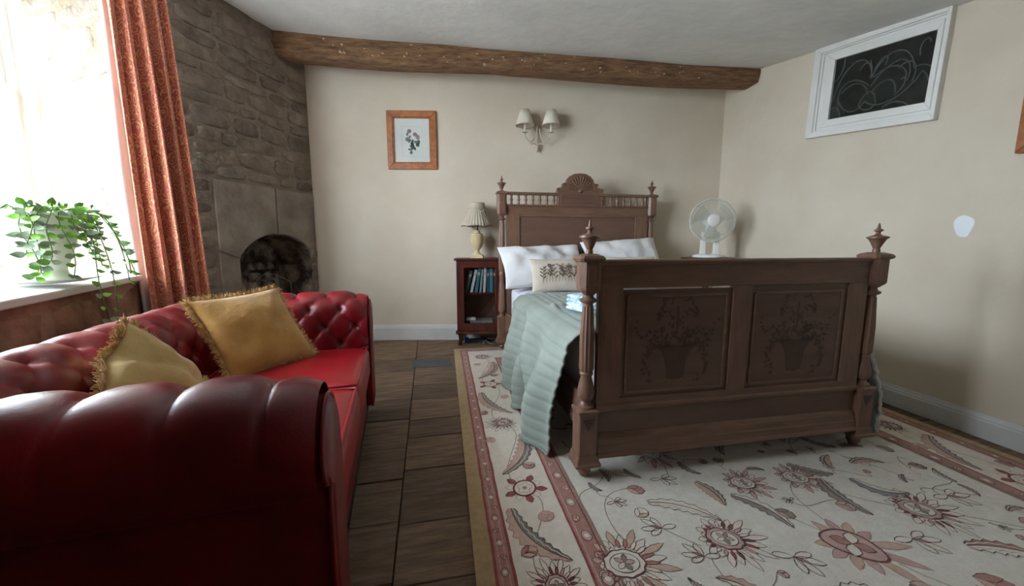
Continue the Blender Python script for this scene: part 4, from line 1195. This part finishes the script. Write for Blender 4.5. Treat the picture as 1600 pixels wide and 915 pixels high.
# ================================================================== PLANT ON THE SILL
PX, PY, PZ = -1.98, 1.64, .832
sau = tag(build(G().lathe([(.06, 0), (.10, .004), (.155, .018), (.152, .022), (.10, .010), (.02, .008)], 40), 'saucer', 'ceramic', smooth=60, loc=(PX, PY, PZ - .004)), 'wide white saucer under the plant pot', 'saucer')
pot = empty('plant_pot', (PX, PY, PZ + .006), 0, 'white ceramic pot on the window sill', 'pot')
build(G().lathe([(.075, 0), (.080, .006), (.058, .03), (.055, .05), (.075, .10), (.095, .17), (.108, .25), (.112, .27), (.116, .275), (.112, .282), (.104, .278), (.10, .255)], 36, cap=False), 'pot_body', 'ceramic', pot, smooth=60)
build(G().lathe([(.075, .001), (.02, .0)], 24), 'pot_base', 'ceramic', pot)
build(G().lathe([(.103, .245), (.06, .262), (.01, .268)], 24), 'soil', 'soil', pot, smooth=60)
plant = empty('trailing_plant', (PX, PY, PZ + .25), 0, 'green trailing vine spilling from the white pot over the sill', 'plant')
g = G(); LN = 8
def leafmesh(mn):
    g = G(); vs = []; N = 7
    for i in range(N):
        t = i / (N - 1); w = .34 * math.sin(math.pi * t ** .8) ** .9
        cz = .10 * math.sin(math.pi * t) - .16 * t * t
        vs += [(t, -w, cz + .10 * w), (t, 0, cz - .03), (t, w, cz + .10 * w)]
    fs = []
    for i in range(N - 1):
        a = i * 3
        fs += [(a, a + 3, a + 4, a + 1), (a + 1, a + 4, a + 5, a + 2)]
    g.add(vs, fs); o = build(g, 'leaf', mn, smooth=180, fix=False); me = o.data; bpy.data.objects.remove(o); return me
LM = [leafmesh('leaf'), leafmesh('leafgrey')]
rng = random.Random(17); nleaf = 0
SILLZ = lambda x, y: PZ
def vine(az, reach, drop, n, seed, sway=0):
    global nleaf
    r2 = random.Random(seed); pts = []
    dx, dy = math.cos(az), math.sin(az)
    for i in range(n + 1):
        t = i / n
        out = .05 + reach * (1 - math.exp(-3.2 * t)); z = .02 + .07 * math.sin(min(1, t * 2.6) * math.pi * .5) * (1 - t * .6) - drop * max(0, t - .18) ** 1.25
        sw = sway * t * t + .012 * math.sin(t * 9 + seed)
        p = Vector((dx * out - dy * sw, dy * out + dx * sw, z)); pts.append(p)
    g = G(); g.tube(pts, .0022, 5); st = build(g, 'stem', 'stem', plant, smooth=180)
    for i in range(2, n + 1):
        for s_ in (-1, 1):
            if nleaf > 298 or r2.random() < .10: continue
            tdir = (pts[i] - pts[i - 1]).normalized(); side = tdir.cross(Vector((dx, dy, .4))).normalized()
            d = (tdir * .5 + side * s_ * .9 + Vector((dx, dy, .15)) * r2.uniform(.1, .6) + Vector((r2.uniform(-.3, .3), r2.uniform(-.3, .3), r2.uniform(-.2, .3)))).normalized()
            M_ = basis(d, d.cross(Vector((dx, dy, .5))))
            o = link('leaf', LM[0 if r2.random() < .55 else 1], st, pts[i], rot=M_.to_euler())
            sc_ = r2.uniform(.028, .046); o.scale = (sc_, sc_, sc_); nleaf += 1
R0 = math.atan2(WN.y, WN.x)
VN = ((0, .17, .62, 13), (-.3, .15, .60, 13), (.35, .20, .40, 10), (.8, .22, .34, 9), (-.75, .12, .34, 10), (1.25, .2, .22, 7), (-1.15, .11, .34, 10), (1.7, .18, .14, 6),
      (-1.55, .12, .32, 10), (2.3, .13, .10, 5), (-2.0, .13, .28, 9), (.15, .11, .30, 8), (-.95, .14, .26, 9), (-1.35, .15, .22, 8), (-.5, .10, .22, 8), (1.0, .26, .36, 9), (-1.8, .16, .16, 7),
      (-.7, .16, .14, 7), (.55, .12, .14, 6), (-1.2, .07, .05, 5), (-.2, .08, .06, 5), (-2.4, .14, .18, 7))
for k, (da, reach, drop, n) in enumerate(VN):
    vine(R0 + da, reach, drop, n, k * 3 + 1, (k % 3 - 1) * .04)

# ================================================================== RUG
RUGA = R(10.0); RUGW, RUGL = 2.53, 3.45
rug = empty('rug', (-.545, 3.50, 0), RUGA, 'ivory floral wool rug with a brick red border under the bed', 'rug')
def rugz(u, w): return .0115
TZ0 = .0115
g = G(); g.rbox(RUGW, RUGL, .011, .005, 10, (RUGW / 2, -RUGL / 2, .0062)); build(g, 'pile_edge', RUGC['tan'], rug)
def band(m0, m1, col, lev, name):
    g = G()
    a = [(m0, m0), (RUGW - m0, m0), (RUGW - m0, RUGL - m0), (m0, RUGL - m0)]; b = [(m1, m1), (RUGW - m1, m1), (RUGW - m1, RUGL - m1), (m1, RUGL - m1)]
    z = TZ0 + lev * .0003
    g.add([(u, -w, z) for u, w in a + b], [(i, (i + 1) % 4, 4 + (i + 1) % 4, 4 + i) for i in range(4)])
    return build(g, name, RUGC[col], rug, fix=False)
M1, M2, M3, M4 = .062, .115, .345, .425
band(M1, M2, 'brick', 1.0, 'outer_guard_stripe'); band(M2, M3, 'cream', 1.0, 'border'); band(M3, M4, 'brick', 1.0, 'inner_guard_stripe')
g = G(); g.add([(M4, -M4, TZ0 + .0003), (RUGW - M4, -M4, TZ0 + .0003), (RUGW - M4, -RUGL + M4, TZ0 + .0003), (M4, -RUGL + M4, TZ0 + .0003)], [(0, 1, 2, 3)])
build(g, 'field', RUGC['ivory'], rug, fix=False)
CN = list(RUGC)
class Pat:
    def __init__(s): s.g = G(); s.n = 0
    def _z(s, lev):
        s.n += 1
        return TZ0 + .0007 + lev * .00035 + (s.n % 17) * .000012
    def poly(s, pts, col, lev=0):
        z = s._z(lev); s.g.cur = CN.index(col)
        s.g.add([(u, -w, z) for u, w in pts], [tuple(range(len(pts)))])
    def stroke(s, pts, wd, col, lev=1, closed=False):
        z = s._z(lev); s.g.cur = CN.index(col); n = len(pts); L = []
        for i in range(n):
            a = pts[(i - 1) % n] if closed else pts[max(i - 1, 0)]; b = pts[(i + 1) % n] if closed else pts[min(i + 1, n - 1)]
            dx, dy = b[0] - a[0], b[1] - a[1]; l = math.hypot(dx, dy) or 1
            L.append((-dy / l * wd / 2, dx / l * wd / 2))
        vs = [(p[0] + q[0], -(p[1] + q[1]), z) for p, q in zip(pts, L)] + [(p[0] - q[0], -(p[1] - q[1]), z) for p, q in zip(pts, L)]
        s.g.add(vs, [(i, (i + 1) % n, n + (i + 1) % n, n + i) for i in range(n if closed else n - 1)])
P_ = Pat(); prng = random.Random(31)
def rot(p, a, c): return (c[0] + p[0] * math.cos(a) - p[1] * math.sin(a), c[1] + p[0] * math.sin(a) + p[1] * math.cos(a))
def petal(c, a, r0, r1, wd, col, line, lev, lw=.0035, tip=.5):
    L = [(r0, 0), (lerp(r0, r1, .3), wd * .8), (lerp(r0, r1, .6), wd), (lerp(r0, r1, .85), wd * tip), (r1, 0)]
    pts = L + [(x, -y) for x, y in reversed(L[1:-1])]
    pts = [rot(p, a, c) for p in pts]
    P_.poly(pts, col, lev); P_.stroke(pts, lw, line, lev + 1, True)
def ellipse(c, rx, ry, a, n=22, wob=0, k=0):
    return [rot((rx * (1 + wob * math.sin(k * t)) * math.cos(t), ry * (1 + wob * math.sin(k * t)) * math.sin(t)), a, c) for t in [2 * math.pi * i / n for i in range(n)]]
def palmette(c, s_, a, style=0):
    n = 20
    A, B, C_ = (('cream', 'red', 'pink'), ('pink', 'brick', 'cream'), ('peach', 'brick', 'cream'))[style]
    for i in range(n):
        t = 2 * math.pi * i / n
        el = 1 + .28 * math.cos(t)
        petal(c, a + t, s_ * .5, s_ * el * (1.05 if i % 2 else .86), s_ * .10, A if i % 2 else 'cream', 'line' if style else ('deep' if i % 2 else 'line'), 0, .0022)
    for i in range(n):
        t = 2 * math.pi * (i + .5) / n
        petal(c, a + t, s_ * .44, s_ * .72 * (1 + .2 * math.cos(t)), s_ * .055, (B, C_, 'cream', 'deep' if style == 0 else B)[i % 4], 'deep', 2, .0022)
    P_.poly(ellipse(c, s_ * .50, s_ * .40, a, 24, .05, 9), C_, 4); P_.stroke(ellipse(c, s_ * .50, s_ * .40, a, 24, .05, 9), .0045, 'deep', 5, True)
    P_.poly(ellipse(c, s_ * .36, s_ * .28, a), 'ivory', 6); P_.stroke(ellipse(c, s_ * .36, s_ * .28, a), .0025, 'line', 7, True)
    for i in range(5):
        t = i * 1.257; petal(c, a + t, 0, s_ * .26, s_ * .07, ('pink', 'taupe', 'cream')[i % 3], 'line', 8, .002)
def star(c, s_, a, cols=('red', 'pink')):
    for i in range(10):
        t = 2 * math.pi * i / 10
        petal(c, a + t, s_ * .45, s_ * (1.05 if i % 2 else .9), s_ * .17, cols[0] if i % 2 else 'cream', cols[0] if i % 2 else 'pink', 0, .003)
    P_.poly(ellipse(c, s_ * .56, s_ * .5, a), 'cream', 2); P_.stroke(ellipse(c, s_ * .56, s_ * .5, a), .008, 'deep', 3, True)
    P_.stroke(ellipse(c, s_ * .36, s_ * .3, a, 24, .2, 5), .004, 'pink', 4, True); P_.poly(ellipse(c, s_ * .12, s_ * .1, a), 'taupe', 5)
def saz(p0, p1, bend, wd, c1='peach', c2='grey', teeth=9):
    N = teeth * 2; mx, my = (p0[0] + p1[0]) / 2, (p0[1] + p1[1]) / 2; dx, dy = p1[0] - p0[0], p1[1] - p0[1]
    q = (mx - dy * bend, my + dx * bend)
    sp = []; nn = []
    for i in range(N + 1):
        t = i / N
        x = (1 - t) ** 2 * p0[0] + 2 * t * (1 - t) * q[0] + t * t * p1[0]; y = (1 - t) ** 2 * p0[1] + 2 * t * (1 - t) * q[1] + t * t * p1[1]
        tx = 2 * (1 - t) * (q[0] - p0[0]) + 2 * t * (p1[0] - q[0]); ty = 2 * (1 - t) * (q[1] - p0[1]) + 2 * t * (p1[1] - q[1]); l = math.hypot(tx, ty) or 1
        sp.append((x, y)); nn.append((-ty / l, tx / l))
    for sg, col in ((1, c1), (-1, c2)):
        ed = []
        for i in range(N + 1):
            t = i / N; w = wd * (math.sin(math.pi * min(1, t * .92 + .08)) ** .7) * (1.0 if i % 2 else .68) * (.8 if sg < 0 else 1)
            ed.append((sp[i][0] + nn[i][0] * w * sg, sp[i][1] + nn[i][1] * w * sg))
        P_.poly(ed + sp[::-1], col, 1); P_.stroke(ed, .0035, 'line' if sg < 0 else ('brick' if c1 in ('peach', 'pink') else 'line'), 3)
        P_.stroke([(lerp(a[0], b[0], .5), lerp(a[1], b[1], .5)) for a, b in zip(sp, ed)], .003, 'cream' if sg < 0 else 'pink', 2)
    P_.stroke(sp, .004, 'line', 4)
def vine2(pts, col='taupe', w=.0035):
    b = bez(pts, 18); P_.stroke(b, w, col, 0)
def bud(c, s_, a, col='pink', line='brick'):
    petal(c, a, 0, s_, s_ * .34, col, line, 1, .003, .9); petal(c, a + .5, 0, s_ * .8, s_ * .16, 'peach', line, 3, .0025); petal(c, a - .5, 0, s_ * .8, s_ * .16, col, line, 3, .0025)
def maple(c, s_, a, col='cream'):
    for d in (-.9, -.35, .35, .9, 2.6): petal(c, a + d, 0, s_ * (1 if abs(d) < .5 else .75), s_ * .15, col if abs(d) < .5 else 'cream', 'line', 1, .003, .7)
    petal(c, a, 0, s_ * .5, s_ * .07, 'brick', 'deep', 4, .0025)
# guard stripes: dark edge lines and a run of small motifs
for m_, c_, w_ in ((M1, 'red', .010), (M2, 'red', .010), (M3, 'red', .008), (M4, 'taupe', .008), (M3 + .014, 'pink', .004), (M4 - .014, 'deep', .004), (M1 + .015, 'pink', .003), (M2 - .015, 'pink', .003)):
    q = [(m_, m_), (RUGW - m_, m_), (RUGW - m_, RUGL - m_), (m_, RUGL - m_)]
    for a, b in zip(q, q[1:] + q[:1]):
        k = 60; P_.stroke([(lerp(a[0], b[0], i / k) + prng.uniform(-.0015, .0015), lerp(a[1], b[1], i / k) + prng.uniform(-.0015, .0015)) for i in range(k + 1)], w_, c_, 2)
for mm, sz in (((M1 + M2) / 2, .016), ((M3 + M4) / 2, .024)):
    for side in range(4):
        Ls = (RUGW, RUGL)[side % 2]; k = int((Ls - 2 * mm) / (sz * 3.6))
        for i in range(k):
            t = mm + (Ls - 2 * mm) * (i + .5) / k
            c = ((t, mm), (RUGW - mm, t), (t, RUGL - mm), (mm, t))[side]; a = (0, 1.57, 0, 1.57)[side]
            if i % 2: P_.poly(ellipse(c, sz, sz * .75, a, 10), 'pink', 1); P_.stroke(ellipse(c, sz, sz * .75, a, 10), .003, 'line', 2, True); P_.poly(ellipse(c, sz * .4, sz * .4, a, 7), 'cream', 3)
            else: bud((c[0] - math.cos(a) * sz * .6, c[1] - math.sin(a) * sz * .6), sz * 1.4, a + (.5 if i % 4 else -.5), 'peach', 'deep')
# border: flowers and saz leaves in turn, along the four sides
BMID = (M2 + M3) / 2
def bpos(side, t, off=0):
    return ((t, BMID + off), (RUGW - BMID - off, t), (RUGW - t, RUGL - BMID - off), (BMID + off, t))[side]
for side, Ls, st in ((3, RUGL, [.30, .96, 1.55, 2.13, 2.59, 3.05]), (1, RUGL, [.3, .85, 1.4, 1.95, 2.45, 2.95]), (0, RUGW, [.75, 1.25, 1.75, 2.2]), (2, RUGW, [.75, 1.25, 1.75])):
    for i, t in enumerate(st):
        c = bpos(side, t, 0)
        if i % 2 == (1 if side == 3 else 0): star(c, .088, i * .7, ('red', 'pink') if side != 3 or i == 3 or i == 1 else ('deep', 'pink'))
        else: palmette(c, .085, 1.2 * i, 0)
        t2 = st[i + 1] if i + 1 < len(st) else t + .5
        if t2 > Ls - .3: t2 = Ls - .35
        sgn_ = 1 if i % 2 else -1
        saz(bpos(side, lerp(t, t2, .24), -.075 * sgn_), bpos(side, lerp(t, t2, .82), .075 * sgn_), .28 * sgn_, .045, 'peach', 'grey', 9)
        bud(bpos(side, lerp(t, t2, .35), .075 * sgn_), .065, prng.uniform(0, 6.28), 'pink', 'brick'); bud(bpos(side, lerp(t, t2, .72), -.08 * sgn_), .06, prng.uniform(0, 6.28), 'brick', 'line')
        a, b = bpos(side, lerp(t, t2, .1), .03), bpos(side, lerp(t, t2, .95), -.03)
        vine2([a, bpos(side, lerp(t, t2, .3), .11), bpos(side, lerp(t, t2, .7), -.11), b])
# field motifs, where the photograph shows them in front of the footboard
placed = []
def put(c, r): placed.append((c[0], c[1], r))
for c, s_, a, stl in (((.837, 2.510), .115, .45, 0), ((1.126, 2.255), .095, .2, 1), ((1.376, 2.260), .10, .2, 1), ((1.654, 2.510), .125, .4, 0), ((.46, 2.545), .13, 0, 2), ((1.78, 2.865), .11, .5, 0), ((.9, 2.925), .11, 1, 1)):
    palmette(c, s_, a, stl); put(c, s_ * 1.2)
c = (1.235, 2.605)
for i in range(11):
    t = R(-150 + 300 * i / 10) + .75; petal(c, t, .03, .19 if abs(i - 5) < 2 else .12, .017, 'pink' if i % 2 else 'peach', 'brick', 0, .003)
P_.poly(ellipse(c, .085, .06, .75), 'pink', 2); P_.stroke(ellipse(c, .085, .06, .75, 22, .08, 3), .007, 'deep', 3, True)
for i in range(4): petal(c, .75 + i * 1.57, 0, .06, .020, 'cream' if i % 2 else 'brick', 'deep', 4, .003)
put(c, .17)
for p0, p1, bd, wd, c1_, c2_ in (((.675, 2.297), (.885, 2.435), -.25, .036, 'cream', 'cream'), ((.935, 2.215), (.955, 2.365), -.25, .035, 'peach', 'taupe'), ((1.02, 2.315), (1.11, 2.510), -.3, .035, 'grey', 'cream'), ((1.47, 2.285), (1.455, 2.505), .28, .038, 'taupe', 'grey'),
        ((1.60, 2.305), (1.73, 2.425), .5, .036, 'blue', 'cream'), ((1.60, 2.675), (1.80, 2.775), -.2, .04, 'cream', 'brick'), ((1.43, 2.165), (1.56, 2.265), .3, .034, 'taupe', 'grey'), ((.56, 2.745), (.72, 2.845), .3, .035, 'blue', 'grey'), ((.98, 2.765), (1.16, 2.805), -.4, .035, 'grey', 'cream')):
    saz(p0, p1, bd, wd, c1_, c2_, 7)
    for k in (.2, .5, .8): put((lerp(p0[0], p1[0], k), lerp(p0[1], p1[1], k)), .06)
for c, s_, a in (((.655, 2.430), .075, 3.6), ((1.0, 2.615), .085, .9), ((1.46, 2.620), .09, .6), ((.72, 2.565), .07, 3.8), ((1.86, 2.465), .09, .5), ((1.2, 2.845), .08, 2)):
    maple(c, s_, a); put(c, s_)
for c, s_, a, cl in (((.635, 2.205), .07, .4, 'brick'), ((1.118, 2.420), .065, .7, 'taupe'), ((1.375, 2.430), .065, .5, 'pink'), ((1.46, 2.770), .10, .8, 'brick'), ((1.93, 2.625), .07, .3, 'pink'), ((.60, 2.365), .06, 5.6, 'cream'), ((1.30, 2.775), .07, 3, 'grey')):
    bud(c, s_, a, cl, 'deep' if cl == 'brick' else 'line'); put(c, s_ * .8)
for pts in ([(.50, 2.465), (.47, 2.295), (.52, 2.205), (.64, 2.205)], [(.837, 2.510), (.70, 2.505), (.70, 2.695), (.80, 2.845)], [(1.235, 2.605), (1.15, 2.465), (1.10, 2.395), (1.05, 2.325)], [(1.235, 2.605), (1.28, 2.445), (1.20, 2.345), (1.376, 2.260)], [(1.654, 2.510), (1.75, 2.545), (1.95, 2.645), (2.05, 2.795)], [(1.3, 2.695), (1.36, 2.845), (1.5, 2.895), (1.78, 2.865)], [(1.654, 2.510), (1.5, 2.445), (1.42, 2.345), (1.376, 2.260)], [(.66, 2.435), (.70, 2.485), (.72, 2.505), (.74, 2.525)]):
    vine2(pts)
tries = 0
while tries < 2600:
    tries += 1
    c = (prng.uniform(M4 + .07, RUGW - M4 - .07), prng.uniform(M4 + .07, RUGL - M4 - .07)); k = prng.random(); s_ = prng.uniform(.035, .10) if tries < 900 else prng.uniform(.03, .055)
    if any(math.hypot(c[0] - x, c[1] - y) < s_ * .9 + r_ * .92 for x, y, r_ in placed): continue
    a = prng.uniform(0, 6.28); put(c, s_ * 1.1)
    if s_ > .09: palmette(c, s_, a, prng.choice((0, 1, 2)))
    elif k < .35: bud(c, s_, a, prng.choice(('pink', 'brick', 'taupe')), 'line')
    elif k < .65: maple(c, s_, a)
    else: saz((c[0] - math.cos(a) * s_, c[1] - math.sin(a) * s_), (c[0] + math.cos(a) * s_, c[1] + math.sin(a) * s_), prng.choice((-.35, .35)), s_ * .35, prng.choice(('peach', 'grey', 'blue')), prng.choice(('grey', 'cream', 'taupe')), 6)
    if prng.random() < .6:
        e = (c[0] + prng.uniform(-.2, .2), c[1] + prng.uniform(-.2, .2)); vine2([c, (c[0] + prng.uniform(-.1, .1), c[1] + .1), (e[0], e[1] - .1), e])
pat = build(P_.g, 'floral_pattern', [RUGC[k] for k in CN], rug, fix=False); tag(pat, kind='stuff')
